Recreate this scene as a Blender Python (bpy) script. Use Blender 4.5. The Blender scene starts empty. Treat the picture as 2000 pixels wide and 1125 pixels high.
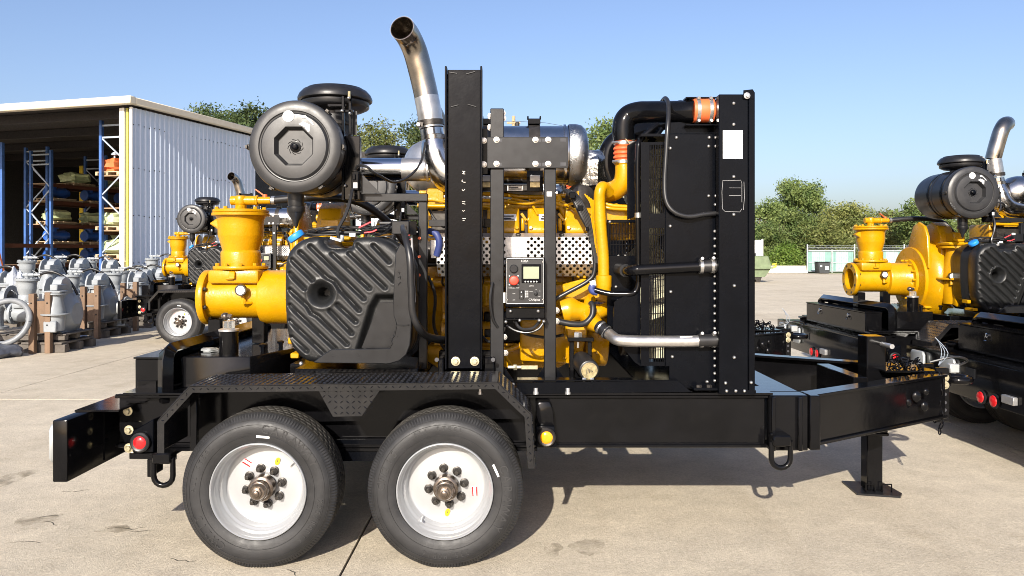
import bpy, bmesh, math, random
import numpy as np
from mathutils import Vector, Matrix

random.seed(7)
R = math.radians
sc = bpy.context.scene
COL = sc.collection

# ------------------------------------------------------------------ camera
F, CX, HY, CAMH = 1500.0, 1000.0, 491.0, 1.62
cam_d = bpy.data.cameras.new('camera')
cam_d.sensor_width = 36.0
cam_d.lens = 36.0 * F / 2000.0
cam_d.shift_y = (HY - 562.5) / 2000.0
cam_d.clip_start, cam_d.clip_end = 0.1, 3000
cam = bpy.data.objects.new('camera', cam_d)
cam.location = (0, 0, CAMH)
cam.rotation_euler = (R(90), 0, 0)
COL.objects.link(cam)
sc.camera = cam

# ------------------------------------------------------------------ sky and sun
SUN_EL = R(26.0)
SUN_DIR = Vector((0.20, 0.877, -0.44)).normalized()      # the way the light travels
world = bpy.data.worlds.new('World')
sc.world = world
world.use_nodes = True
wn, wl = world.node_tree.nodes, world.node_tree.links
sky = wn.new('ShaderNodeTexSky')
sky.sky_type = 'NISHITA'
sky.sun_disc = False
sky.sun_elevation = SUN_EL
sky.sun_rotation = math.pi + math.atan2(0.20, 0.877)
sky.air_density, sky.dust_density, sky.ozone_density = 1.0, 2.4, 2.3
bg = wn['Background']
tint = wn.new('ShaderNodeMix'); tint.data_type = 'RGBA'; tint.blend_type = 'MULTIPLY'; tint.inputs[0].default_value = 1.0
tint.inputs[7].default_value = (0.985, 0.95, 1.04, 1)      # the whole sky a touch less green
bg.inputs['Strength'].default_value = 0.112
wl.new(sky.outputs[0], tint.inputs[6]); wl.new(tint.outputs[2], bg.inputs[0])
sun_d = bpy.data.lights.new('sun', 'SUN')
sun_d.energy = 5.0
sun_d.angle = R(0.5)
sun_d.color = (1.0, 0.93, 0.82)
sun = bpy.data.objects.new('sun', sun_d)
sun.rotation_euler = SUN_DIR.to_track_quat('-Z', 'Y').to_euler()
sun.location = (-10, -30, 30)
COL.objects.link(sun)
sc.cycles.filter_width = 0.95
sc.view_settings.view_transform = 'Standard'
sc.view_settings.look = 'None'
sc.view_settings.exposure = 0.74
sc.view_settings.gamma = 1.0
sc.view_settings.use_curve_mapping = False

# ------------------------------------------------------------------ helpers
def P(px, py, Y):
    """a point of the place at distance Y, read off the photograph"""
    return Vector(((px - CX) / F * Y, Y, CAMH - (py - HY) / F * Y))
def XX(px, Y): return (px - CX) / F * Y
def ZZ(py, Y): return CAMH - (py - HY) / F * Y

MAT = {}
def nt(name):
    m = bpy.data.materials.new(name)
    m.use_nodes = True
    b = m.node_tree.nodes['Principled BSDF']
    MAT[name] = m
    return m, b, m.node_tree.nodes, m.node_tree.links

def setup(name, col, rough=0.5, metal=0.0, spec=0.5, var=0.15, vscale=6.0, bump=0.0, bscale=60.0, coat=0.0,
          rvar=0.15, dirt=0.0, dirtcol=(0.32, 0.28, 0.22), trans=0.0, aniso=None, detail=5.0, streak=False):
    m, b, n, l = nt(name)
    b.inputs['Metallic'].default_value = metal
    b.inputs['Specular IOR Level'].default_value = spec
    b.inputs['Coat Weight'].default_value = coat
    b.inputs['Coat Roughness'].default_value = 0.08
    b.inputs['Transmission Weight'].default_value = trans
    tc = n.new('ShaderNodeTexCoord')
    nz = n.new('ShaderNodeTexNoise')
    nz.inputs['Scale'].default_value = vscale
    nz.inputs['Detail'].default_value = detail
    if streak:
        mp = n.new('ShaderNodeMapping')
        mp.inputs['Scale'].default_value = (1.0, 1.0, 0.12)
        l.new(tc.outputs['Object'], mp.inputs[0]); l.new(mp.outputs[0], nz.inputs['Vector'])
    else:
        l.new(tc.outputs['Object'], nz.inputs['Vector'])
    cr = n.new('ShaderNodeMapRange')
    cr.inputs['From Min'].default_value, cr.inputs['From Max'].default_value = 0.3, 0.7
    cr.inputs['To Min'].default_value, cr.inputs['To Max'].default_value = 1 - var, 1 + var
    l.new(nz.outputs['Fac'], cr.inputs['Value'])
    mx = n.new('ShaderNodeMix'); mx.data_type = 'RGBA'; mx.blend_type = 'MULTIPLY'
    mx.inputs[0].default_value = 1.0
    mx.inputs[6].default_value = (*col, 1)
    l.new(cr.outputs[0], mx.inputs[7])
    out = mx.outputs[2]
    if dirt > 0:
        n2 = n.new('ShaderNodeTexNoise')
        n2.inputs['Scale'].default_value = vscale * 2.3
        n2.inputs['Detail'].default_value = 9
        n2.inputs['Roughness'].default_value = 0.7
        l.new(tc.outputs['Object'], n2.inputs['Vector'])
        r2 = n.new('ShaderNodeMapRange')
        r2.inputs['From Min'].default_value, r2.inputs['From Max'].default_value = 0.5, 0.8
        r2.inputs['To Max'].default_value = dirt
        l.new(n2.outputs['Fac'], r2.inputs['Value'])
        m2 = n.new('ShaderNodeMix'); m2.data_type = 'RGBA'
        m2.inputs[7].default_value = (*dirtcol, 1)
        l.new(r2.outputs[0], m2.inputs[0]); l.new(out, m2.inputs[6])
        out = m2.outputs[2]
    l.new(out, b.inputs['Base Color'])
    rr = n.new('ShaderNodeMapRange')
    rr.inputs['From Min'].default_value, rr.inputs['From Max'].default_value = 0.3, 0.7
    rr.inputs['To Min'].default_value = max(0.02, rough * (1 - rvar))
    rr.inputs['To Max'].default_value = min(1, rough * (1 + rvar))
    n3 = n.new('ShaderNodeTexNoise'); n3.inputs['Scale'].default_value = vscale * 3.1; n3.inputs['Detail'].default_value = 6
    l.new(tc.outputs['Object'], n3.inputs['Vector'])
    l.new(n3.outputs['Fac'], rr.inputs['Value'])
    l.new(rr.outputs[0], b.inputs['Roughness'])
    if bump > 0:
        nb = n.new('ShaderNodeTexNoise'); nb.inputs['Scale'].default_value = bscale; nb.inputs['Detail'].default_value = 4
        l.new(tc.outputs['Object'], nb.inputs['Vector'])
        bp = n.new('ShaderNodeBump'); bp.inputs['Strength'].default_value = 1.0
        bp.inputs['Distance'].default_value = bump
        l.new(nb.outputs['Fac'], bp.inputs['Height'])
        l.new(bp.outputs[0], b.inputs['Normal'])
    return m

setup('black_gloss', (0.0036, 0.0036, 0.0042), 0.12, spec=0.24, var=0.25, bump=0.0004, bscale=14, dirt=0.006)
setup('black_satin', (0.0022, 0.0027, 0.0042), 0.2, spec=0.12, var=0.2, bump=0.0003, bscale=60, dirt=0.003)
setup('tread_plate', (0.010, 0.010, 0.011), 0.2, spec=0.5, var=0.25, vscale=4, dirt=0.04, rvar=0.35)
setup('grey_satin', (0.012, 0.0125, 0.014), 0.32, spec=0.3, var=0.2, bump=0.0002, bscale=260, dirt=0.012)
setup('tank_plastic', (0.010, 0.0105, 0.011), 0.40, spec=0.38, var=0.15, bump=0.0005, bscale=420, dirt=0.015)
setup('filter_plastic', (0.022, 0.022, 0.023), 0.42, spec=0.55, var=0.12, bump=0.0002, bscale=500, dirt=0.03)
setup('filter_body', (0.010, 0.010, 0.011), 0.36, spec=0.45, var=0.15, bump=0.0003, bscale=90, dirt=0.02)
setup('rubber', (0.017, 0.017, 0.018), 0.52, spec=0.42, var=0.3, vscale=9, bump=0.0006, bscale=130, dirt=0.06, dirtcol=(0.12, 0.11, 0.10))
setup('rubber_print', (0.025, 0.025, 0.026), 0.4, spec=0.5, var=0.1)
setup('rubber_tread', (0.030, 0.028, 0.025), 0.75, spec=0.3, var=0.25, vscale=12, bump=0.0005, bscale=200, dirt=0.3, dirtcol=(0.14, 0.125, 0.105))
setup('hose', (0.012, 0.012, 0.013), 0.38, spec=0.5, var=0.2, dirt=0.04)
setup('yellow', (0.455, 0.230, 0.0015), 0.30, spec=0.42, var=0.12, vscale=5, bump=0.0014, bscale=60, rvar=0.35, dirt=0.14, dirtcol=(0.16, 0.085, 0.015))
setup('silver_paint', (0.44, 0.45, 0.46), 0.31, metal=0.5, var=0.02, bump=0.0, rvar=0.03)
setup('galvanised', (0.50, 0.50, 0.50), 0.36, metal=0.75, var=0.12, vscale=20, bump=0.0003, bscale=90)
setup('zinc', (0.50, 0.49, 0.47), 0.28, metal=0.85, var=0.2, vscale=60)
setup('zinc_yellow', (0.62, 0.56, 0.38), 0.34, metal=0.8, var=0.2, vscale=60)
setup('chrome', (0.72, 0.73, 0.75), 0.12, metal=1.0, var=0.08, vscale=8, bump=0.0008, bscale=9)
setup('heat_tint', (0.40, 0.35, 0.29), 0.24, metal=1.0, var=0.3, vscale=6, bump=0.0006, bscale=12)
setup('steel_pipe', (0.62, 0.60, 0.57), 0.34, metal=0.9, var=0.15, vscale=15, dirt=0.15, dirtcol=(0.25, 0.2, 0.15))
setup('muffler_skin', (0.56, 0.55, 0.54), 0.2, metal=1.0, var=0.12, vscale=10, bump=0.0009, bscale=10)
setup('cap_mesh', (0.42, 0.42, 0.42), 0.3, metal=1.0, var=0.15, vscale=12, bump=0.004, bscale=170)
setup('foil', (0.50, 0.48, 0.45), 0.24, metal=1.0, var=0.25, vscale=10, bump=0.012, bscale=22)
setup('dark_steel', (0.05, 0.045, 0.04), 0.4, metal=0.6, var=0.4, vscale=30, bump=0.0004, bscale=90)
setup('hub_metal', (0.16, 0.13, 0.105), 0.27, metal=0.8, var=0.45, vscale=22)
setup('orange_silicone', (0.66, 0.125, 0.035), 0.5, var=0.12)
setup('blue_cap', (0.02, 0.22, 0.62), 0.4, var=0.1)
setup('blue_hose', (0.03, 0.045, 0.16), 0.5, var=0.1)
setup('red_lens', (0.62, 0.012, 0.015), 0.14, var=0.12, vscale=40, coat=0.4)
setup('amber_lens', (0.86, 0.33, 0.008), 0.14, var=0.12, vscale=40, coat=0.4)
setup('red_button', (0.78, 0.05, 0.025), 0.4, var=0.05)
setup('white_label', (0.80, 0.80, 0.78), 0.5, var=0.03)
setup('yellow_sticker', (0.62, 0.42, 0.02), 0.35, metal=0.3, var=0.1)
setup('lcd', (0.27, 0.29, 0.20), 0.25, var=0.05)
setup('panel_black', (0.010, 0.010, 0.011), 0.4, var=0.1)
setup('print_white', (0.5, 0.5, 0.49), 0.6, var=0.02)
setup('print_grey', (0.30, 0.30, 0.30), 0.6, var=0.02)
setup('ink', (0.03, 0.03, 0.035), 0.6, var=0.02)
setup('cream_fan', (0.60, 0.57, 0.40), 0.45, var=0.08)
setup('brass_cap', (0.55, 0.46, 0.26), 0.35, metal=0.7, var=0.3, vscale=50)
setup('plate_alu', (0.42, 0.44, 0.44), 0.38, metal=0.5, var=0.08)
setup('clear_glass', (0.85, 0.88, 0.88), 0.05, trans=0.9, var=0.02)
setup('grey_paint', (0.25, 0.27, 0.285), 0.34, spec=0.5, var=0.1, bump=0.0012, bscale=40, dirt=0.12)
setup('grey_rubber', (0.17, 0.18, 0.19), 0.45, var=0.15)
setup('wood', (0.16, 0.10, 0.06), 0.75, var=0.35, vscale=5, bump=0.001, bscale=30, streak=True)
setup('pallet_wood', (0.42, 0.32, 0.2), 0.8, var=0.3, vscale=5, bump=0.001, bscale=30)
setup('grey_pallet_wood', (0.11, 0.095, 0.08), 0.85, var=0.3, vscale=5, bump=0.001, bscale=30)
setup('sheet_plastic', (0.50, 0.53, 0.58), 0.25, var=0.2, bump=0.02, bscale=9)
setup('tarp_dark', (0.06, 0.065, 0.08), 0.35, var=0.3, bump=0.02, bscale=8)
setup('wall_metal', (0.52, 0.585, 0.68), 0.42, metal=0.1, var=0.06, vscale=1.5, bump=0.0004, bscale=20, dirt=0.05, streak=True)
setup('fascia_beige', (0.62, 0.55, 0.42), 0.5, var=0.05)
setup('white_steel', (0.80, 0.79, 0.75), 0.45, var=0.05, dirt=0.05)
setup('pipe_yellow', (0.55, 0.50, 0.08), 0.5, var=0.06)
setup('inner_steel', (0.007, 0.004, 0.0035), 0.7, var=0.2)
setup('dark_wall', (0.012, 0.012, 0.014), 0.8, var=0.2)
setup('rack_blue', (0.045, 0.115, 0.33), 0.45, var=0.12, dirt=0.06)
setup('rack_lacing', (0.36, 0.42, 0.50), 0.45, metal=0.3, var=0.1)
setup('rack_orange', (0.065, 0.02, 0.01), 0.6, var=0.15)
setup('rack_board', (0.30, 0.20, 0.12), 0.8, var=0.2)
setup('wrap_green', (0.50, 0.58, 0.33), 0.4, var=0.2, vscale=9, bump=0.02, bscale=9)
setup('wrap_olive', (0.34, 0.40, 0.22), 0.4, var=0.2, vscale=9, bump=0.02, bscale=9)
setup('pump_blue', (0.02, 0.09, 0.38), 0.35, var=0.15)
setup('wrap_orange', (0.60, 0.15, 0.05), 0.45, var=0.12)
setup('ladder_orange', (0.62, 0.17, 0.04), 0.5, var=0.1)
setup('bollard_yellow', (0.75, 0.62, 0.03), 0.45, var=0.08)
setup('fence_green', (0.17, 0.30, 0.27), 0.6, var=0.12, vscale=3)
setup('fence_pale', (0.30, 0.42, 0.40), 0.6, var=0.2, vscale=4)
setup('fence_post', (0.42, 0.46, 0.46), 0.45, metal=0.4, var=0.1)
setup('barrier', (0.60, 0.55, 0.44), 0.85, var=0.08, vscale=2, bump=0.003, bscale=12)
setup('bin_dark', (0.03, 0.034, 0.036), 0.5, var=0.1)
setup('container_white', (0.80, 0.80, 0.79), 0.45, var=0.04)
setup('skip_green', (0.13, 0.17, 0.09), 0.55, var=0.25, vscale=3, dirt=0.2)
setup('skip_yellow', (0.65, 0.48, 0.05), 0.5, var=0.1)
setup('bark', (0.11, 0.085, 0.06), 0.9, var=0.3, bump=0.01, bscale=12)
setup('pole_wood', (0.36, 0.28, 0.17), 0.85, var=0.2)
setup('wire_dark', (0.03, 0.03, 0.032), 0.5, var=0.1)
setup('red_wire', (0.55, 0.05, 0.06), 0.45, var=0.1)

def leafmat(name, c1, c2, scale=1.2):
    m, b, n, l = nt(name)
    tc = n.new('ShaderNodeTexCoord'); nz = n.new('ShaderNodeTexNoise')
    nz.inputs['Scale'].default_value = scale; nz.inputs['Detail'].default_value = 6
    l.new(tc.outputs['Object'], nz.inputs['Vector'])
    r = n.new('ShaderNodeValToRGB')
    r.color_ramp.elements[0].position, r.color_ramp.elements[1].position = 0.35, 0.68
    r.color_ramp.elements[0].color, r.color_ramp.elements[1].color = (*c1, 1), (*c2, 1)
    l.new(nz.outputs['Fac'], r.inputs[0])
    oi = n.new('ShaderNodeObjectInfo')
    hs = n.new('ShaderNodeHueSaturation')
    mr = n.new('ShaderNodeMapRange'); mr.inputs['To Min'].default_value, mr.inputs['To Max'].default_value = 0.8, 1.25
    l.new(oi.outputs['Random'], mr.inputs['Value']); l.new(mr.outputs[0], hs.inputs['Value'])
    l.new(r.outputs[0], hs.inputs['Color']); l.new(hs.outputs[0], b.inputs['Base Color'])
    b.inputs['Roughness'].default_value = 0.55
    b.inputs['Specular IOR Level'].default_value = 0.3
    tr = n.new('ShaderNodeBsdfTranslucent'); l.new(hs.outputs[0], tr.inputs['Color'])
    ms = n.new('ShaderNodeMixShader'); ms.inputs[0].default_value = 0.3
    l.new(b.outputs[0], ms.inputs[1]); l.new(tr.outputs[0], ms.inputs[2])
    l.new(ms.outputs[0], n['Material Output'].inputs['Surface'])
leafmat('leaf_broad', (0.07, 0.115, 0.035), (0.20, 0.245, 0.075))
leafmat('leaf_olive', (0.09, 0.12, 0.035), (0.23, 0.235, 0.075))
leafmat('leaf_dark', (0.04, 0.07, 0.026), (0.115, 0.15, 0.05))
leafmat('leaf_bright', (0.07, 0.135, 0.025), (0.18, 0.25, 0.05))

def concrete():
    m, b, n, l = nt('concrete')
    tc = n.new('ShaderNodeTexCoord')
    geo = n.new('ShaderNodeNewGeometry')
    pos = geo.outputs['Position']
    def noise(scale, detail=6, rough=0.6):
        x = n.new('ShaderNodeTexNoise'); x.inputs['Scale'].default_value = scale
        x.inputs['Detail'].default_value = detail; x.inputs['Roughness'].default_value = rough
        l.new(pos, x.inputs['Vector']); return x.outputs['Fac']
    def ramp(v, a, b_, ca, cb):
        r = n.new('ShaderNodeValToRGB'); e = r.color_ramp.elements
        e[0].position, e[1].position = a, b_; e[0].color, e[1].color = (*ca, 1), (*cb, 1)
        l.new(v, r.inputs[0]); return r.outputs[0]
    def mix(fac, a, b_, mode='MIX'):
        x = n.new('ShaderNodeMix'); x.data_type = 'RGBA'; x.blend_type = mode
        if isinstance(fac, float): x.inputs[0].default_value = fac
        else: l.new(fac, x.inputs[0])
        l.new(a, x.inputs[6]); l.new(b_, x.inputs[7]); return x.outputs[2]
    base = ramp(noise(0.45, 5), 0.3, 0.7, (0.535, 0.475, 0.375), (0.625, 0.56, 0.45))
    mid = ramp(noise(4.5, 9, 0.75), 0.32, 0.7, (0.82, 0.81, 0.80), (1.1, 1.09, 1.07))
    c = mix(1.0, base, mid, 'MULTIPLY')
    # faint tyre tracks along the yard
    mpn = n.new('ShaderNodeMapping'); mpn.inputs['Scale'].default_value = (1.6, 0.05, 1.0); mpn.inputs['Rotation'].default_value = (0, 0, 0.22); l.new(pos, mpn.inputs[0])
    tk_ = n.new('ShaderNodeTexNoise'); tk_.inputs['Scale'].default_value = 1.5; tk_.inputs['Detail'].default_value = 5; l.new(mpn.outputs[0], tk_.inputs['Vector'])
    c = mix(0.5, c, ramp(tk_.outputs['Fac'], 0.5, 0.68, (1, 1, 1), (0.84, 0.82, 0.79)), 'MULTIPLY')
    fine = ramp(noise(48, 4, 0.85), 0.36, 0.66, (0.78, 0.77, 0.75), (1.12, 1.12, 1.12))
    c = mix(1.0, c, fine, 'MULTIPLY')
    spk = ramp(noise(190, 2, 0.9), 0.28, 0.42, (0.72, 0.70, 0.66), (1.0, 1.0, 1.0))
    c = mix(0.9, c, spk, 'MULTIPLY')
    st = ramp(noise(1.1, 8, 0.72), 0.56, 0.72, (1.0, 1.0, 1.0), (0.74, 0.71, 0.66))
    c = mix(0.6, c, st, 'MULTIPLY')
    st2 = ramp(noise(0.23, 4, 0.5), 0.5, 0.66, (1.0, 1.0, 1.0), (0.8, 0.78, 0.75))
    c = mix(0.7, c, st2, 'MULTIPLY')
    # hair cracks
    vr = n.new('ShaderNodeTexVoronoi'); vr.feature = 'DISTANCE_TO_EDGE'; vr.inputs['Scale'].default_value = 0.42
    wob = n.new('ShaderNodeTexNoise'); wob.inputs['Scale'].default_value = 1.7; wob.inputs['Detail'].default_value = 8
    l.new(pos, wob.inputs['Vector'])
    va = n.new('ShaderNodeVectorMath'); va.operation = 'ADD'
    l.new(pos, va.inputs[0]); l.new(wob.outputs['Color'], va.inputs[1]); l.new(va.outputs[0], vr.inputs['Vector'])
    ck = ramp(vr.outputs['Distance'], 0.0005, 0.003, (0.7, 0.68, 0.64), (1, 1, 1))
    c = mix(0.2, c, ck, 'MULTIPLY')
    l.new(c, b.inputs['Base Color'])
    b.inputs['Roughness'].default_value = 0.85
    b.inputs['Specular IOR Level'].default_value = 0.3
    add = n.new('ShaderNodeMath'); add.operation = 'ADD'
    l.new(noise(90, 4, 0.8), add.inputs[0]); l.new(noise(6, 6, 0.6), add.inputs[1])
    bp = n.new('ShaderNodeBump'); bp.inputs['Distance'].default_value = 0.007; bp.inputs['Strength'].default_value = 0.85
    l.new(add.outputs[0], bp.inputs['Height']); l.new(bp.outputs[0], b.inputs['Normal'])
concrete()
setup('stain', (0.17, 0.14, 0.085), 0.9, var=0.3)
setup('joint_dark', (0.07, 0.062, 0.05), 0.95, var=0.2)
setup('grass', (0.09, 0.12, 0.035), 0.9, var=0.3, vscale=2)

class MB:
    """collects polygons; build() links them as one mesh object"""
    def __init__(s): s.v, s.f = [], []
    def add(s, vs, fs):
        o = len(s.v)
        s.v += [tuple(v) for v in vs]
        s.f += [tuple(i + o for i in f) for f in fs]
        return s
    def box(s, x0, x1, y0, y1, z0, z1):
        return s.add([(x0,y0,z0),(x1,y0,z0),(x1,y1,z0),(x0,y1,z0),(x0,y0,z1),(x1,y0,z1),(x1,y1,z1),(x0,y1,z1)],
                     [(0,3,2,1),(4,5,6,7),(0,1,5,4),(1,2,6,5),(2,3,7,6),(3,0,4,7)])
    def pbox(s, p0, p1, q0, q1, Y, d):          # a box whose near face is read off the photograph at distance Y
        return s.box(XX(p0,Y), XX(p1,Y), Y, Y+d, ZZ(q1,Y), ZZ(q0,Y))
    def obox(s, c, size, M):
        hx, hy, hz = size[0]/2, size[1]/2, size[2]/2
        c = Vector(c)
        vs = [c + M @ Vector(p) for p in [(-hx,-hy,-hz),(hx,-hy,-hz),(hx,hy,-hz),(-hx,hy,-hz),(-hx,-hy,hz),(hx,-hy,hz),(hx,hy,hz),(-hx,hy,hz)]]
        return s.add(vs, [(0,3,2,1),(4,5,6,7),(0,1,5,4),(1,2,6,5),(2,3,7,6),(3,0,4,7)])
    def beam(s, a, b, w, h, up=(0,0,1)):
        a, b = Vector(a), Vector(b)
        d = (b-a); L = d.length; d.normalize()
        u = Vector(up); side = d.cross(u)
        if side.length < 1e-4: side = d.cross(Vector((0,1,0)))
        side.normalize(); u = side.cross(d).normalized()
        M = Matrix((d, side, u)).transposed()
        return s.obox((a+b)/2, (L, w, h), M)
    def prism(s, pts, y0, y1):                   # polygon in x,z swept along y
        n = len(pts)
        vs = [(x,y0,z) for x,z in pts] + [(x,y1,z) for x,z in pts]
        fs = [tuple(range(n)), tuple(range(2*n-1, n-1, -1))]
        fs += [(i, i+n, (i+1)%n+n, (i+1)%n) for i in range(n)]
        return s.add(vs, fs)
    def pprism(s, pts, Y, d): return s.prism([(XX(a,Y), ZZ(b,Y)) for a,b in pts], Y, Y+d)
    def prism_z(s, pts, z0, z1):
        n = len(pts)
        vs = [(x,y,z0) for x,y in pts] + [(x,y,z1) for x,y in pts]
        fs = [tuple(range(n)), tuple(range(2*n-1, n-1, -1))] + [(i, i+n, (i+1)%n+n, (i+1)%n) for i in range(n)]
        return s.add(vs, fs)
    def prism_x(s, pts, x0, x1):
        n = len(pts)
        vs = [(x0,y,z) for y,z in pts] + [(x1,y,z) for y,z in pts]
        fs = [tuple(range(n)), tuple(range(2*n-1, n-1, -1))] + [(i, i+n, (i+1)%n+n, (i+1)%n) for i in range(n)]
        return s.add(vs, fs)
    def lathe(s, prof, o, axis=(0,-1,0), seg=32, cap=True, closed=False):
        o = Vector(o); a = Vector(axis).normalized()
        t = Vector((0,0,1)) if abs(a.z) < 0.9 else Vector((1,0,0))
        u = a.cross(t).normalized(); w = a.cross(u)
        n = len(prof); vs = []
        for r, h in prof:
            for k in range(seg):
                an = 2*math.pi*k/seg
                vs.append(o + a*h + (u*math.cos(an) + w*math.sin(an))*max(r, 1e-5))
        fs = []
        for i in range(n if closed else n-1):
            j = (i+1) % n
            for k in range(seg):
                k2 = (k+1) % seg
                fs.append((i*seg+k, i*seg+k2, j*seg+k2, j*seg+k))
        if cap and not closed:
            fs.append(tuple(range(seg))); fs.append(tuple(range((n-1)*seg, n*seg)))
        return s.add(vs, fs)
    def cyl(s, a, b, r, seg=16):
        a, b = Vector(a), Vector(b); d = b-a
        return s.lathe([(r,0),(r,d.length)], a, d, seg)
    def sphere(s, c, r, seg=16, rings=8, sc=(1,1,1)):
        b = MB().lathe([(r*math.sin(math.pi*i/rings), -r*math.cos(math.pi*i/rings)) for i in range(rings+1)], (0,0,0), (0,0,1), seg, cap=False)
        c = Vector(c)
        return s.add([c + Vector((v[0]*sc[0], v[1]*sc[1], v[2]*sc[2])) for v in b.v], b.f)
    def tube(s, pts, r, seg=12, smooth=0, cap=True, wall=0.0):
        pts = [Vector(p) for p in pts]
        rs = list(r) if isinstance(r, (list, tuple)) else [r]*len(pts)
        if smooth and len(pts) > 2:
            q, qr = [], []
            for i in range(len(pts)-1):
                p0, p1, p2, p3 = pts[max(i-1,0)], pts[i], pts[i+1], pts[min(i+2,len(pts)-1)]
                for k in range(smooth):
                    t = k/smooth
                    q.append(0.5*((2*p1)+(p2-p0)*t+(2*p0-5*p1+4*p2-p3)*t*t+(3*p1-p0-3*p2+p3)*t**3))
                    qr.append(rs[i]*(1-t)+rs[i+1]*t)
            q.append(pts[-1]); qr.append(rs[-1]); pts, rs = q, qr
        n = len(pts)
        T = [(pts[min(i+1,n-1)]-pts[max(i-1,0)]).normalized() for i in range(n)]
        up = Vector((0,0,1)) if abs(T[0].z) < 0.9 else Vector((1,0,0))
        N = (up - T[0]*up.dot(T[0])).normalized()
        rings = []
        for i in range(n):
            if i:
                N = (N - T[i]*N.dot(T[i])).normalized()
            rings.append((N.copy(), T[i].cross(N)))
        def ring(i, rr): return [pts[i] + (rings[i][0]*math.cos(2*math.pi*k/seg) + rings[i][1]*math.sin(2*math.pi*k/seg))*rr for k in range(seg)]
        vs = []
        for i in range(n): vs += ring(i, rs[i])
        fs = [(i*seg+k, i*seg+(k+1)%seg, (i+1)*seg+(k+1)%seg, (i+1)*seg+k) for i in range(n-1) for k in range(seg)]
        if wall > 0:
            m = n*seg
            for i in range(n): vs += ring(i, rs[i]-wall)
            fs += [(m+i*seg+k, m+(i+1)*seg+k, m+(i+1)*seg+(k+1)%seg, m+i*seg+(k+1)%seg) for i in range(n-1) for k in range(seg)]
            for e in (0, n-1):
                fs += [(e*seg+k, e*seg+(k+1)%seg, m+e*seg+(k+1)%seg, m+e*seg+k) for k in range(seg)]
        elif cap:
            fs.append(tuple(range(seg))); fs.append(tuple(range((n-1)*seg, n*seg)))
        return s.add(vs, fs)
    def hexa(s, o, axis, r, h): return s.lathe([(r,0),(r,h*0.8),(r*0.85,h)], o, axis, 6)
    def merge(s, other): return s.add(other.v, other.f)
    def mesh(s, name, mat, origin=(0,0,0), bevel=0.0, seg=1, ang=38, flat=False):
        me = bpy.data.meshes.new(name)
        o = Vector(origin)
        me.from_pydata([tuple(Vector(v)-o) for v in s.v], [], s.f)
        bm = bmesh.new(); bm.from_mesh(me)
        bmesh.ops.recalc_face_normals(bm, faces=bm.faces)
        if bevel > 0:
            es = [e for e in bm.edges if len(e.link_faces) == 2 and e.calc_face_angle(0) > 0.6]
            bmesh.ops.bevel(bm, geom=es, offset=bevel, segments=seg, profile=0.5, affect='EDGES', clamp_overlap=True)
        for f in bm.faces: f.smooth = not flat
        bm.to_mesh(me); bm.free()
        if not flat: me.set_sharp_from_angle(angle=R(ang))
        for mm in (mat if isinstance(mat, (list, tuple)) else [mat]):
            me.materials.append(MAT[mm])
        return me

ORIGIN = {}          # thing -> world origin, so that its parts are written in world coordinates
def link(name, me, parent=None, loc=None, rot=None):
    o = bpy.data.objects.new(name, me)
    COL.objects.link(o)
    if parent: o.parent = parent
    if loc is not None: o.location = loc
    if rot is not None: o.rotation_euler = rot
    return o
def rootof(o):
    while o.parent: o = o.parent
    return o
def part(name, mb, mat, parent, bevel=0.0, seg=1, ang=38, flat=False, kind=None, label=None):
    me = mb.mesh(name, mat, ORIGIN[rootof(parent).name], bevel, seg, ang, flat)
    o = link(name, me, parent)
    if kind: o['kind'] = kind
    if label: o['label'] = label
    return o
def inst(name, me, parent, loc, rot=None, label=None):
    """a piece that shares its mesh; loc in world coordinates"""
    o = link(name, me, parent, Vector(loc) - Vector(ORIGIN[rootof(parent).name]), rot)
    if label: o['label'] = label
    return o
def tag(o, label=None, cat=None, group=None, kind=None):
    if label: o['label'] = label
    if cat: o['category'] = cat
    if group: o['group'] = group
    if kind: o['kind'] = kind
    return o
def thing(name, origin, label, cat, group=None):
    o = bpy.data.objects.new(name, None)
    COL.objects.link(o)
    o.location = origin; o.empty_display_size = 0.2
    ORIGIN[o.name] = tuple(origin)
    return tag(o, label, cat, group)
def solo(name, mb, mat, origin, label, cat, group=None, **k):
    me = mb.mesh(name, mat, origin, **k)
    o = link(name, me, None, origin)
    return tag(o, label, cat, group)
def copy_tree(o, parent=None, skip=()):
    c = o.copy(); COL.objects.link(c)
    if parent: c.parent = parent
    for ch in list(o.children):
        if ch.name.split('.')[0] in skip: continue
        copy_tree(ch, c, skip)
    return c
def text_mesh(body, size, depth, mat, name='lettering', spacing=1.0):
    cu = bpy.data.curves.new('lettering', 'FONT')
    cu.body = body; cu.size = size; cu.extrude = depth; cu.align_x = 'CENTER'; cu.align_y = 'CENTER'
    cu.resolution_u = 2; cu.space_character = spacing
    o = bpy.data.objects.new('lettering', cu)
    COL.objects.link(o)
    dg = bpy.context.evaluated_depsgraph_get()
    me = bpy.data.meshes.new_from_object(o.evaluated_get(dg))
    bpy.data.objects.remove(o); bpy.data.curves.remove(cu)
    me.name = name
    me.materials.clear(); me.materials.append(MAT[mat])
    return me

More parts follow.
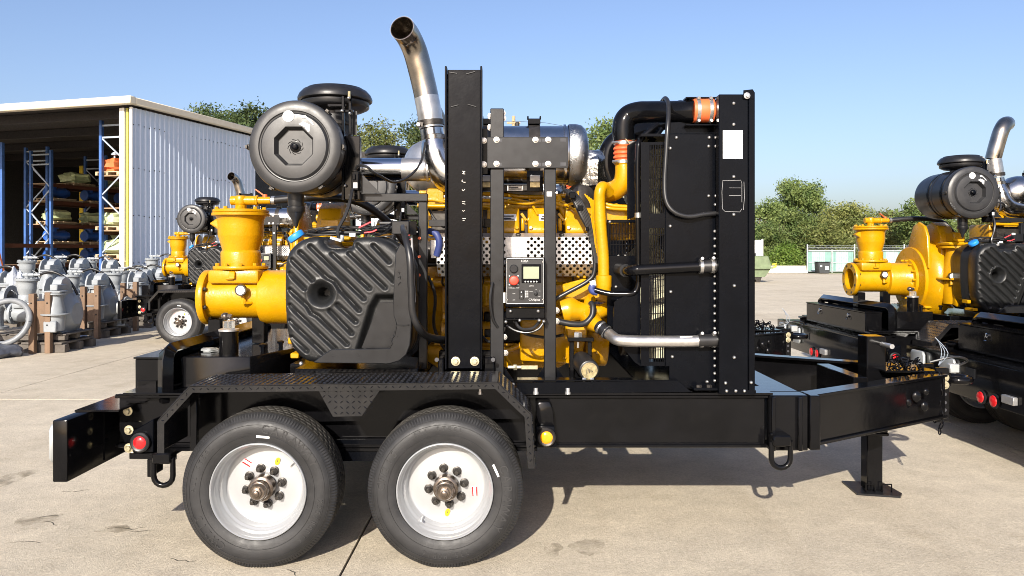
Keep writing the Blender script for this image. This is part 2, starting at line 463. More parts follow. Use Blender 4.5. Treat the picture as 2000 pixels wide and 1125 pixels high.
# ------------------------------------------------------------------ ground
def setting(name, mb, mat, **k):
    o = link(name, mb.mesh(name, mat, (0,0,0), **k))
    o['kind'] = 'structure'
    return o
g = MB().box(-420, 420, -60, 700, -1.2, -0.022)
ground = setting('ground', g, 'concrete')
ORIGIN['ground'] = (0,0,0)
yard = setting('concrete_yard', MB().box(-21.5, 24.5, -4, 59.2, -0.0215, -0.016), 'joint_dark')
ORIGIN[yard.name] = (0,0,0)
slab_me = MB().box(-2.493, 2.493, -2.993, 2.993, -0.0155, 0.0).mesh('slab', 'concrete', (0,0,0), bevel=0.0015)
for i in range(9):
    for j in range(10):
        inst('slab', slab_me, yard, (-0.86-17.5+5.0*i, -0.6+6.0*j, 0.0))
# dried spills lying on the slabs
def blot(cx, cy, rx, ry, seed):
    rnd = random.Random(seed); n = 26
    ph = [rnd.uniform(0, 6.28) for _ in range(4)]
    pts = []
    for k in range(n):
        a = 2*math.pi*k/n
        q = 1 + 0.18*math.sin(2*a+ph[0]) + 0.13*math.sin(3*a+ph[1]) + 0.09*math.sin(5*a+ph[2]) + 0.07*math.sin(8*a+ph[3])
        pts.append((cx+rx*q*math.cos(a), cy+ry*q*math.sin(a)))
    return pts
m_st = MAT['stain']
_b = m_st.node_tree.nodes['Principled BSDF']; _n, _l = m_st.node_tree.nodes, m_st.node_tree.links
_tc = _n.new('ShaderNodeTexCoord'); _nz = _n.new('ShaderNodeTexNoise'); _nz.inputs['Scale'].default_value = 9; _nz.inputs['Detail'].default_value = 9
_l.new(_tc.outputs['Object'], _nz.inputs['Vector'])
_r = _n.new('ShaderNodeMapRange'); _r.inputs['From Min'].default_value, _r.inputs['From Max'].default_value = 0.42, 0.72; _r.inputs['To Max'].default_value = 0.28
_l.new(_nz.outputs['Fac'], _r.inputs['Value']); _l.new(_r.outputs[0], _b.inputs['Alpha'])
for k, (px, py, rx, ry) in enumerate([(15, 937, .12, .2), (1150, 1068, .085, .13), (1080, 1075, .05, .09), (225, 1034, .08, .07), (70, 1015, .10, .12)]):
    Y = CAMH*F/(py-HY)
    st = MB().prism_z(blot(XX(px,Y), Y, rx, ry, k), 0.002, 0.004)
    o = link('stain', st.mesh('stain', 'stain', ORIGIN[yard.name]), yard)
rnd = random.Random(21)
for (px, py, n_, ln, an) in ((60,1012,7,.10,.4),(85,1018,6,.08,-.3),(205,1031,8,.14,.15),(250,1040,6,.08,.5),(330,1090,6,.10,-.2),(20,1060,6,.10,.2),(120,960,6,.1,.1),(560,1112,6,.06,-.9)):
    Y = CAMH*F/(py-HY); x, y = XX(px, Y), Y; a = an; L_, R_ = [], []
    for k in range(n_):
        w_ = .0035*math.sin(math.pi*(k+.4)/n_)+.0006
        L_.append((x-math.sin(a)*w_, y+math.cos(a)*w_)); R_.append((x+math.sin(a)*w_, y-math.cos(a)*w_))
        a = an + rnd.uniform(-.7,.7); x += ln/n_*2.2*math.cos(a); y += ln/n_*2.2*math.sin(a)
    cm = MB()
    for k in range(n_-1): cm.add([(*L_[k],.0012),(*R_[k],.0012),(*R_[k+1],.0012),(*L_[k+1],.0012)], [(0,1,2,3)])
    link('crack', cm.mesh('crack', 'joint_dark', ORIGIN[yard.name]), yard)
# pebbles and crumbs of concrete
rnd = random.Random(5); peb = MB()
for k in range(160):
    y = 3.7 + 9*rnd.random()**1.6; x = rnd.uniform(-0.75, 0.75)*y
    r = rnd.uniform(.0015, .0035)
    peb.sphere((x, y, r*0.5), r, 5, 3, (1, rnd.uniform(.6,1.3), .7))
tag(link('pebbles', peb.mesh('pebbles', 'stain', (0,0,0), flat=True)), 'tiny crumbs of grit scattered over the concrete yard', None, None, 'stuff')

# ------------------------------------------------------------------ warehouse
BC = Vector((-10.4, 21.0, 0)); BU = Vector((-0.963, 0.27, 0)); BV = Vector((0.27, 0.963, 0))
def W(u, v, z): return BC + BU*u + BV*v + Vector((0,0,z))
def wbox(mb, u0, u1, v0, v1, z0, z1):
    return mb.add([W(u0,v0,z0),W(u1,v0,z0),W(u1,v1,z0),W(u0,v1,z0),W(u0,v0,z1),W(u1,v0,z1),W(u1,v1,z1),W(u0,v1,z1)],
                  [(0,3,2,1),(4,5,6,7),(0,1,5,4),(1,2,6,5),(2,3,7,6),(3,0,4,7)])
wh = thing('warehouse', BC, 'open-fronted metal warehouse with pale corrugated side wall and beige roof edge', 'warehouse')
EAVE = 5.56
# corrugated side wall: a sheet for every metre
npan = 6
def corr(v0, v1, z0, z1, u=0.0):
    mb = MB(); prof = []
    pitch = 0.19; v = v0
    while v < v1 - 1e-6:
        for dv, du in ((0,0),(0.105,0),(0.125,-0.024),(0.165,-0.024)):
            if v + dv < v1: prof.append((v+dv, du))
        v += pitch
    prof.append((v1, 0))
    n = len(prof)
    vs = [W(u+du, vv, z0) for vv, du in prof] + [W(u+du, vv, z1) for vv, du in prof]
    return mb.add(vs, [(i, i+1, n+i+1, n+i) for i in range(n-1)])
for k in range(npan):
    c = corr(k*0.95, (k+1)*0.95 - 0.004, 0.0, EAVE, -0.001*(k%2))
    part('wall_sheet', c, 'wall_metal', wh, flat=True)
sc_mb = MB()
for z in (1.3, 2.6, 3.9, 5.1):
    for k in range(28):
        sc_mb.sphere(W(-0.008, 0.06+k*0.2, z+0.02*math.sin(k*1.7)), 0.016, 5, 3)
part('wall_screws', sc_mb, 'dark_steel', wh, kind='stuff')
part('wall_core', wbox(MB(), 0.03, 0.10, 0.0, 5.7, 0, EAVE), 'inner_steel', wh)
part('corner_trim', wbox(MB(), -0.05, 0.02, -0.06, -0.004, 0, EAVE), 'white_steel', wh)
f = MB(); wbox(f, -0.22, 14.5, -0.30, -0.08, EAVE+0.05, EAVE+0.26); part('fascia', f, 'fascia_beige', wh, bevel=0.02)
f = MB(); wbox(f, -0.22, -0.06, -0.079, 5.9, EAVE+0.05, EAVE+0.245); part('eave_gutter', f, 'fascia_beige', wh, bevel=0.02)
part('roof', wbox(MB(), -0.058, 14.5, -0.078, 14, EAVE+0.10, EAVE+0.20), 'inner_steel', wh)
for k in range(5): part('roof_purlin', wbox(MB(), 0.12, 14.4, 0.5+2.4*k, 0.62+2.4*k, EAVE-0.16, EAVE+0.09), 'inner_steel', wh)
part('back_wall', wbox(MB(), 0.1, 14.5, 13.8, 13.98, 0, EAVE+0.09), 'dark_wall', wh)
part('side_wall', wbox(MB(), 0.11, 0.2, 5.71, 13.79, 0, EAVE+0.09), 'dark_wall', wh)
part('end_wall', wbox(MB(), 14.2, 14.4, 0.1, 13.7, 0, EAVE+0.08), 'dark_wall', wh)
for u in (0.27, 7.6):
    part('column', wbox(MB(), u, u+0.17, 0.02, 0.2, 0, EAVE+0.01) if u < 1 else wbox(MB(), 11.6, 11.8, 10.0, 10.2, 0, EAVE-.17), 'white_steel' if u < 1 else 'skip_yellow', wh, bevel=0.01)
part('downpipe', MB().cyl(W(0.20, 0.08, 0), W(0.20, 0.08, EAVE), 0.038, 12), 'pipe_yellow', wh)
part('wall_girt', wbox(MB(), 0.105, 0.19, 0.12, 0.26, 3.45, 3.6), 'fascia_beige', wh)
part('column_base', wbox(MB(), 0.24, 0.47, -0.02, 0.24, 0, 1.35), 'barrier', wh, bevel=0.01)

# racks ---------------------------------------------------------------
def rack(u0, u1, v0, spans, span, top, levels, label, lacing=True):
    o = W(u0, v0, 0)
    t = thing('pallet_rack', o, label, 'rack', 'storage racks in the warehouse')
    for k in range(spans+1):
        v = v0 + k*span
        for u in (u0, u1):
            part('post', wbox(MB(), u-.045, u+.045, v-.045, v+.045, 0, top), 'rack_blue', t)
        lm = MB()
        z = 0.3; side = 0
        lm.beam(W(u0,v,top-.15), W(u1,v,top-.15), .035, .05); lm.beam(W(u0,v,top-.5), W(u1,v,top-.5), .035, .05)
        zz = top-.5
        while zz > 0.9:
            a, b = (u0, u1) if side else (u1, u0)
            lm.beam(W(a,v,zz), W(b,v,zz-.85), .03, .04); side ^= 1; zz -= .85
        part('lacing', lm, 'rack_lacing', t)
    for z in levels:
        for u in (u0, u1):
            part('shelf_beam', wbox(MB(), u-.03, u+.03, v0+.05, v0+spans*span-.05, z-.13, z), 'rack_orange', t)
        part('shelf_board', wbox(MB(), min(u0,u1)+.04, max(u0,u1)-.04, v0+.05, v0+spans*span-.05, z-.03, z+.002), 'rack_board', t)
    return t
LV = [1.17, 1.88, 2.62, 3.47, 4.10]
rack(0.95, 1.97, 1.0, 2, 2.7, 5.45, [1.42, 2.24, 2.9, 3.85], 'blue rack right behind the white corner column, orange bundle on top')
rack(7.94, 8.93, 4.75, 3, 2.7, 5.40, LV, 'blue rack in the middle of the warehouse, five loaded shelves')
rack(7.3, 8.2, 2.4, 1, 1.9, 5.2, LV[:2], 'blue rack at the picture edge, partly cut off, behind the orange ladder')

def lump(c, rx, ry, rz, seed, seg=14, rings=9, amp=.16):
    mb = MB().sphere((0,0,0), 1.0, seg, rings)
    rnd = random.Random(seed); ph = [rnd.uniform(0,6.28) for _ in range(8)]
    vs = []
    for x, y, z in mb.v:
        q = 1 + amp*(math.sin(4*x+ph[0])*math.sin(5*y+ph[1]) + .7*math.sin(9*z+ph[2]+3*x) + .5*math.sin(11*x+7*y+ph[3]))
        e = lambda t: math.copysign(abs(t)**.65, t)
        vs.append(Vector((e(x)*rx*q, e(y)*ry*q, e(z)*rz*q)))
    return [Vector(c)+BU*v.x+BV*v.y+Vector((0,0,v.z)) for v in vs], mb.f
def pallet_load(u, v, z, kind, label, seed):
    o = W(u, v, z)
    t = thing({'g':'wrapped_bundle','o':'wrapped_bundle','b':'blue_pump'}[kind], o, label, {'g':'bundle','o':'bundle','b':'pump'}[kind],
              {'g':'wrapped bundles on the racks','o':'wrapped bundles on the racks','b':'blue pumps on the racks'}[kind])
    pm = MB()
    for q in range(5): wbox(pm, u-.42, u+.42, v-.5+q*.22, v-.37+q*.22, z+.085, z+.11)
    for q in (-.38, 0, .38): wbox(pm, u+q-.04, u+q+.04, v-.5, v+.5, z+.004, z+.084)
    part('pallet', pm, 'pallet_wood', t)
    rnd = random.Random(seed)
    if kind in 'go':
        vs, fs = lump(W(u, v, z+.31), .36, .50, .21, seed)
        part('wrap', MB().add(vs, fs), {'g': 'wrap_green' if seed % 2 else 'wrap_olive', 'o':'wrap_orange'}[kind], t)
        if kind == 'o':
            mb = MB()
            for q in (-.2, .12): mb.lathe([(.03,0),(.03,.12),(.10,.12),(.10,.16),(.06,.16),(.06,.2)], W(u, v+q, z+.5), (0,0,1), 14)
            part('flange', mb, 'rack_lacing', t)
    else:
        c = W(u, v, z+.33)
        part('barrel', MB().lathe([(.2,-.42),(.2,-.36),(.13,-.36),(.15,0),(.19,.1),(.19,.3),(.2,.3),(.2,.36)], c, BV, 16), 'pump_blue', t)
        part('neck', MB().lathe([(.1,0),(.1,.24),(.17,.24),(.17,.29),(.05,.29),(.05,.36)], c + BV*-.12, (0,0,1), 14), 'pump_blue', t)
        part('motor', MB().lathe([(.12,.365),(.14,.42),(.14,.5)], c, BV, 14), 'pump_blue', t)
    return t
pallet_load(1.82, 1.55, 3.855, 'o', 'orange wrapped bundle with blue flanges on the top shelf by the corner column', 3)
pallet_load(1.82, 1.55, 2.245, 'g', 'pale green wrapped bundle just below the orange one by the corner column', 5)
pallet_load(1.82, 1.55, 1.425, 'g', 'pale green wrapped bundle above the yellow bollard', 7)
names = {4: 'on the top shelf', 3: 'on the fourth shelf up', 2: 'on the third shelf up', 1: 'on the second shelf up', 0: 'on the lowest shelf'}
pos = ['nearest the front post', 'second from the front', 'third from the front', 'farthest inside']
plan = {4: 'gg', 3: 'bbbb', 2: 'gggg', 1: 'bbgg', 0: 'bbgg'}
sd = 10
for lv, kinds in plan.items():
    for k, kd in enumerate(kinds):
        sd += 1
        v = 5.6 + k*1.7 + (.9 if lv == 4 else 0)
        what = 'green wrapped bundle' if kd == 'g' else 'blue flanged pump'
        pallet_load(8.43, v, LV[lv]+.004, kd, f'{what} {names[lv]}, {pos[k]}', sd)

# step ladder
lo = W(6.35, 1.2, 0)
ld = thing('step_ladder', lo, 'orange step ladder standing open before the racks', 'ladder')
def lad(x, y, z): return lo + BU*x + BV*y + Vector((0,0,z))
for sx in (-1, 1):
    part('rail', MB().beam(lad(sx*.27, -.35, 0), lad(sx*.16, 0, 2.0), .07, .03), 'ladder_orange', ld)
    part('rear_leg', MB().beam(lad(sx*.25, .5, 0), lad(sx*.15, .05, 1.95), .04, .03), 'ladder_orange', ld)
for k in range(6):
    t = .14 + k*.145; w = .26-.1*t
    part('step', MB().obox(lad(0, -.35*(1-t), 2*t), (w*2, .09, .025), Matrix((BU, BV, Vector((0,0,1)))).transposed()), 'ladder_orange', ld)
part('top_cap', MB().obox(lad(0, .03, 2.02), (.4, .2, .05), Matrix((BU, BV, Vector((0,0,1)))).transposed()), 'bollard_yellow', ld, bevel=.01)
bo = P(231, 640, 19.4); bo.z = 0
solo('bollard', MB().lathe([(.085,0),(.085,1.12),(.06,1.17),(.02,1.185)], bo, (0,0,1), 18), 'bollard_yellow', bo, 'short yellow steel bollard in front of the white corner column', 'bollard')

# second, dark shed behind the first one
so = Vector((-10.6, 31, 0))
sh = thing('open_shed', so, 'dark open shed beyond the corrugated wall, pale panel at its far end', 'shed')
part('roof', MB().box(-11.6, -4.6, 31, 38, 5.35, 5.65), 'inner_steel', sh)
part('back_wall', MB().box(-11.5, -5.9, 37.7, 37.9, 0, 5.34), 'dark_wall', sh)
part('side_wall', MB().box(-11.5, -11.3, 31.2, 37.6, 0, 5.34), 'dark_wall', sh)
for k in range(8): part('wall_sheet', MB().box(-8.9+k*.5, -8.9+k*.5+.46, 33.0, 33.05, 1.5, 4.35), 'wall_metal', sh)
for x in (-11.4, -8.0, -4.9): part('post', MB().box(x, x+.16, 31.1, 31.26, 0, 5.34), 'white_steel', sh)

# ------------------------------------------------------------------ trees
def leaf_cloud(blobs, n, size, seed, flat=0.0):
    """many small leaf-sized faces through the crown's volume: clumps of leaves on twigs"""
    rnd = np.random.RandomState(seed)
    bl = np.array([b[:3] for b in blobs]); rr = np.array([b[3:6] if len(b) > 4 else (b[3],)*3 for b in blobs])
    wgt = rr.prod(axis=1)**0.75; wgt /= wgt.sum()
    ncl = max(12, n//16)
    which = rnd.choice(len(blobs), ncl, p=wgt)
    d = rnd.normal(size=(ncl, 3)); d /= np.linalg.norm(d, axis=1)[:, None]
    rad = 0.45 + 0.62*rnd.rand(ncl)**0.7
    cc = bl[which] + d*rr[which]*rad[:, None]
    idx = rnd.randint(0, ncl, n)
    cs = size*2.6
    c = cc[idx] + rnd.normal(size=(n, 3))*cs*np.array([1, 1, .7])
    c = c[c[:, 2] > 0.15]; n = len(c)
    nrm = rnd.normal(size=(n, 3)) + np.array([0, 0, .8]) ; nrm /= np.linalg.norm(nrm, axis=1)[:, None]
    t = rnd.normal(size=(n, 3)); t -= nrm*(t*nrm).sum(1)[:, None]; t /= np.linalg.norm(t, axis=1)[:, None]
    b = np.cross(nrm, t)
    s = size*(0.55 + 0.9*rnd.rand(n))[:, None]
    v = np.stack([c - t*s, c + b*s*.42, c + t*s, c - b*s*.42], 1).reshape(-1, 3)
    me = bpy.data.meshes.new('crown')
    me.from_pydata(v.tolist(), [], np.arange(4*n).reshape(-1, 4).tolist())
    return me
def tree(name, base, h, w, label, mat, n, size, seed, cat='tree', group=None, shape='broad', trunkf=.3, source=None):
    t = thing(name, base, label, cat, group)
    rnd = random.Random(seed)
    if source:
        for ch in source.children:
            c = ch.copy(); COL.objects.link(c); c.parent = t
        return t
    blobs, tips = [], []
    bend = rnd.uniform(-.06, .06)*w
    n = int(n*2.3); size *= .72
    nb = 19 if shape != 'bush' else 11
    for k in range(nb):
        a = rnd.uniform(0, 6.283)
        q = (k+.5)/nb
        if shape == 'broad':
            z = h*(trunkf + (1-trunkf)*q*0.9); rad = w*.5*math.sin(math.pi*(.18+.74*q))**.8*rnd.uniform(.35, .8)
            br = w*rnd.uniform(.14, .23)*(1.15-.45*q)
        elif shape == 'bush':
            z = h*rnd.uniform(.15, .72); rad = w*.5*rnd.uniform(.1, .75); br = w*rnd.uniform(.15, .24)
        else:
            z = h*(.15 + .8*q); rad = w*.42*(1-q)*rnd.uniform(.3, .9); br = w*rnd.uniform(.12, .2)*(1.2-.7*q)
        br *= rnd.choice((.62, .85, 1.0, 1.18))
        p = (rad*math.cos(a)+bend*q*4, rad*math.sin(a)*.8, min(z, h-br*.8))
        blobs.append((*p, br, br, br*rnd.uniform(.65, .95))); tips.append(p)
    me = leaf_cloud(blobs, n, size, seed)
    me.materials.append(MAT[mat])
    c = link('crown', me, t)
    tm = MB()
    r0 = 0.028*h
    tm.tube([(0,0,0), (.02*h,.01*h,h*.3), (-.01*h,0,h*.55), (.01*h,.01*h,h*.8)], [r0, r0*.75, r0*.5, r0*.15], 8, 3)
    for p in tips:
        z0 = max(h*.15, p[2]*.55)
        tm.tube([(0,0,z0), (p[0]*.5, p[1]*.5, (z0+p[2])*.5+.03*h), p], [r0*.4, r0*.25, r0*.06], 5, 2)
    me2 = tm.mesh('trunk', 'bark')
    link('trunk', me2, t)
    return t
GT = 'trees beyond the yard'
def gp(px, Y): return (XX(px, Y), Y, 0)
# behind the warehouse
tree('tree', gp(415, 46), 10.4, 6.0, 'thin olive tree top peeping over the warehouse gutter', 'leaf_olive', 6500, .14, 11, group=GT)
tree('tree', gp(486, 46), 10.9, 5.2, 'dense dark tree between the warehouse gutter and the big air filter', 'leaf_dark', 9000, .15, 12, group=GT)
tree('tree', gp(545, 50), 10.6, 6.5, 'dark tree mostly hidden by the big round air filter', 'leaf_dark', 7000, .16, 13, group=GT)
tree('tree', gp(705, 48), 10.2, 5.6, 'olive tree directly beside the black filter bracket', 'leaf_olive', 7000, .15, 14, group=GT)
tree('tree', gp(765, 52), 9.6, 7.6, 'lower round tree between the filter and the exhaust pipe', 'leaf_olive', 8000, .15, 15, group=GT)
tree('tree', gp(825, 50), 10.6, 6.0, 'leafy tree touching the base of the curved exhaust', 'leaf_dark', 8000, .15, 16, group=GT)
tree('tree', gp(1168, 50), 10.4, 4.6, 'round green tree between muffler and black cooling pipe', 'leaf_broad', 8000, .16, 17, group=GT)
tree('tree', gp(1010, 62), 9.2, 8.0, 'tree hidden behind the muffler beside the utility pole', 'leaf_olive', 6000, .2, 18, group=GT)
tree('tree', gp(728, 47), 9.8, 6.0, 'low olive tree between filter bracket and the tree beside it', 'leaf_olive', 9000, .15, 61, group=GT, trunkf=.2)
tree('tree', gp(795, 47), 9.5, 6.0, 'low olive tree right behind the bright chrome duct', 'leaf_olive', 9000, .15, 62, group=GT, trunkf=.2)
tree('tree', gp(850, 47), 10.2, 5.0, 'dark tree behind the exhaust elbow, partly hidden by the mast', 'leaf_dark', 9000, .15, 63, group=GT, trunkf=.2)
tree('tree', gp(430, 44), 10.3, 5.4, 'dark olive tree just above the middle of the warehouse gutter', 'leaf_dark', 9000, .14, 64, group=GT)
# beyond the fence
Yf = 67
tree('tree', gp(1575, Yf+4), 8.3, 6.4, 'tallest tree above the green fence, open ragged top', 'leaf_broad', 15000, .17, 21, group=GT, trunkf=.2)
tree('tree', gp(1484, Yf+2), 6.3, 4.6, 'green tree directly right of the black radiator edge', 'leaf_broad', 9000, .17, 22, group=GT, trunkf=.12)
tree('tree', gp(1523, Yf-4), 5.1, 5.0, 'mid green tree rising over the concrete barrier', 'leaf_broad', 9000, .16, 23, group=GT, trunkf=.1)
tree('tree', gp(1643, Yf+1), 5.9, 6.6, 'broad olive tree behind the green fence gates', 'leaf_olive', 12000, .16, 24, group=GT, trunkf=.1)
tree('tree', gp(1612, Yf-4), 4.4, 5.6, 'olive thicket tree over the left fence gate', 'leaf_olive', 9000, .15, 25, group=GT, trunkf=.1)
tree('tree', gp(1715, Yf), 5.2, 7.0, 'olive tree behind the tall yellow pump column', 'leaf_olive', 10000, .17, 26, group=GT, trunkf=.1)
tree('tree', gp(1790, Yf+8), 4.4, 6.4, 'low tree behind the yellow pump elbow hose', 'leaf_olive', 8000, .18, 27, group=GT, trunkf=.1)
tree('tree', gp(1838, Yf-6), 6.0, 5.6, 'green tree under the farther round air filter', 'leaf_broad', 10000, .17, 28, group=GT, trunkf=.1)
tree('tree', gp(1930, Yf+4), 6.4, 8.0, 'tree behind the farther black fuel tank', 'leaf_olive', 8000, .2, 29, group=GT)
tree('bush', gp(1540, Yf-5), 2.3, 3.4, 'bright green bush standing before the trees, behind the concrete barrier', 'leaf_bright', 7000, .13, 31, cat='bush', shape='bush', group='bushes')
tree('bush', gp(690, 30), 2.9, 2.6, 'bright green bush glimpsed under the air filter bracket', 'leaf_bright', 5000, .07, 33, cat='bush', shape='bush', group='bushes')
# far wood along the edge of the yard
rnd = random.Random(3); blobs = []
for k in range(90):
    x = -120 + k*2.9
    if -48 < x < 160:
        blobs.append((x + rnd.uniform(-1,1), 96 + rnd.uniform(-3,4), rnd.uniform(1.6,3.2), rnd.uniform(2.2,3.4), 2.5, rnd.uniform(1.6,2.6)))
me = leaf_cloud(blobs, 26000, .34, 44); me.materials.append(MAT['leaf_dark'])
wood = link('woods', me)
tag(wood, 'dark far wood running along the far edge of the yard', None, None, 'stuff')

# ------------------------------------------------------------------ far fence, barriers and yard things
Yg = 58.0
fe = thing('fence', gp(1577, Yg), 'green privacy fence with pale posts and barbed wire', 'fence')
xs = [XX(p, Yg) for p in (1577, 1625, 1669, 1678, 1722, 1766, 1810, 1854, 1898, 1942, 1990)]
for i, x in enumerate(xs):
    part('post', MB().cyl((x, Yg, 0), (x, Yg, 1.75 if i in (1,) else 2.15), .055, 8), 'fence_post', fe)
for x0, x1 in zip(xs[:-1], xs[1:]):
    if x1-x0 < .6: continue
    part('rail', MB().cyl((x0+.06, Yg-.02, 1.66), (x1-.06, Yg-.02, 1.66), .05, 8), 'fence_post', fe)
    part('rail', MB().cyl((x0+.06, Yg-.02, .77), (x1-.06, Yg-.02, .77), .03, 8), 'fence_post', fe)
    part('rail', MB().cyl((x0+.06, Yg-.02, .12), (x1-.06, Yg-.02, .12), .04, 8), 'fence_post', fe)
    n = 12; w = (x1-x0-.14)/n
    for k in range(n):
        part('slat', MB().box(x0+.07+k*w, x0+.07+(k+.93)*w, Yg+.02, Yg+.035, .14, 1.61), 'fence_pale' if 2 <= k <= 8 else 'fence_green', fe)
wm = MB()
for z in (1.8, 1.92, 2.04):
    wm.tube([(xs[0], Yg, z), (xs[-1], Yg, z)], .012, 5)
for k in range(150): wm.beam((xs[0]+k*.13, Yg-.05, 1.76+.30*((k*7)%10)/10), (xs[0]+k*.13+.08, Yg+.05, 1.80+.30*((k*7)%10)/10), .012, .012)
part('barbed_wire', wm, 'fence_post', fe)
for k in range(5):
    x1 = XX(1574, Yg-1) - k*2.9
    o = Vector((x1-1.42, Yg-1, 0))
    solo('concrete_barrier', MB().prism_x([(Yg-1.3,0),(Yg-.7,0),(Yg-.72,.15),(Yg-.88,.3),(Yg-.91,.56),(Yg-1.09,.56),(Yg-1.12,.3),(Yg-1.28,.15)], x1-2.86, x1), 'barrier', o,
         ['cream concrete barrier block touching the end post of the fence', 'cream concrete barrier block next to the one at the fence', 'cream concrete barrier block behind the green skip end',
          'cream concrete barrier block hidden behind the radiator', 'cream concrete barrier block farthest from the fence'][k], 'barrier', 'concrete barriers along the yard edge', bevel=.02)
setting('grass_verge', MB().box(XX(1590, Yg), 44, Yg-1.6, Yg+3, -.03, .02), 'grass')
b0 = Vector(gp(1606, Yg-1.7)); 
wb = thing('waste_bin', b0, 'dark wheeled waste bin in front of the fence gate', 'bin')
part('body', MB().prism([(b0.x-.38,.02),(b0.x+.38,.02),(b0.x+.44,.80),(b0.x-.44,.80)], b0.y-.4, b0.y+.4), 'bin_dark', wb, bevel=.03)
part('lid', MB().box(b0.x-.47, b0.x+.47, b0.y-.45, b0.y+.45, .805, .87), 'bin_dark', wb, bevel=.03)
part('notice', MB().box(b0.x+.05, b0.x+.3, b0.y-.412, b0.y-.402, .28, .55), 'white_label', wb)
part('tag_mark', MB().box(b0.x-.3, b0.x-.18, b0.y-.412, b0.y-.402, .5, .62), 'white_label', wb)
# white container behind the radiator edge
c0 = Vector(gp(1440, 56))
wc = thing('shipping_container', c0, 'white container partly hidden behind the black radiator', 'container')
x1 = XX(1490, 56)
part('body', MB().box(x1-6, x1-.06, 56, 58.4, .35, 2.45), 'container_white', wc)
for k in range(12): part('rib', MB().box(x1-.5-k*.45, x1-.3-k*.45, 55.96, 56.0, .5, 2.35), 'container_white', wc)
part('corner_post', MB().box(x1-.1, x1, 55.93, 56.05, .3, 2.5), 'container_white', wc)
part('door_vent', MB().box(x1-.62, x1-.5, 55.93, 55.955, 1.0, 1.5), 'bin_dark', wc)
for dx in (-5.4, -3, -.5): part('support', MB().box(x1+dx-.2, x1+dx+.1, 56.2, 58.2, 0, .35), 'bin_dark', wc)
# green skip
Ys = 40.0
sk = thing('skip', gp(1480, Ys), 'weathered green skip standing beside the black radiator edge', 'skip')
part('body', MB().pprism([(1380,500),(1501,500),(1508,523),(1500,524),(1380,524)], Ys, 2.2), 'skip_green', sk, bevel=.03)
part('hull', MB().pprism([(1380,524.4),(1506,524.4),(1494,541),(1390,541)], Ys+.1, 2.0), 'skip_green', sk)
part('rim', MB().pprism([(1378,522.6),(1511,522.6),(1511,525),(1378,525)], Ys-.08, .1), 'skip_green', sk)
part('skid', MB().pprism([(1400,541.2),(1488,541.2),(1486,547),(1484,552.4),(1478,552.4),(1476,546),(1400,546)], Ys+.15, .3), 'dark_steel', sk)
part('end_rail', MB().tube([P(1508,517,Ys+.5), P(1516,515,Ys+.5), P(1516,521,Ys+.5), P(1509,522,Ys+.5)], .05, 6), 'skip_yellow', sk)
part('end_rail', MB().tube([P(1508,517,Ys+1.6), P(1515,515,Ys+1.6), P(1515,521,Ys+1.6), P(1509,522,Ys+1.6)], .05, 6), 'skip_yellow', sk)
# utility pole with wires
Yp = 62
up = thing('utility_pole', gp(1003, Yp), 'wooden utility pole with dark transformer seen above the muffler', 'pole')
px0 = XX(1003, Yp)
part('shaft', MB().cyl((px0, Yp, 0), (px0, Yp, 12.55), .15, 10), 'pole_wood', up)
part('crossarm', MB().box(px0-.55, px0+.55, Yp-.2, Yp-.1, 11.9, 12.05), 'pole_wood', up)
part('transformer', MB().lathe([(.14,0),(.18,.08),(.18,.75),(.12,.82)], (px0+.3, Yp-.25, 11.2), (0,0,1), 12), 'dark_steel', up)
for k, (x1, z1, x2, z2) in enumerate([(-60, 10.6, 14.6, 9.7), (-60, 10.3, 14.7, 9.2), (-60, 9.6, 14.8, 8.6)]):
    z0 = 12.1 - k*.55
    part('wire', MB().tube([(x1, Yp+1, z1+1.2), ((x1+px0)/2, Yp+.5, (z1+1.2+z0)/2-.9), (px0, Yp-.2, z0), ((x2+px0)/2, Yp+.5, (z2+1.2+z0)/2-.9), (x2, Yp+1, z2+1.2)], .016, 5, 6), 'wire_dark', up)

HY, CAMH = 503.0, 1.57        # eye level used while measuring the trailer; the finished trailer is lifted a little below
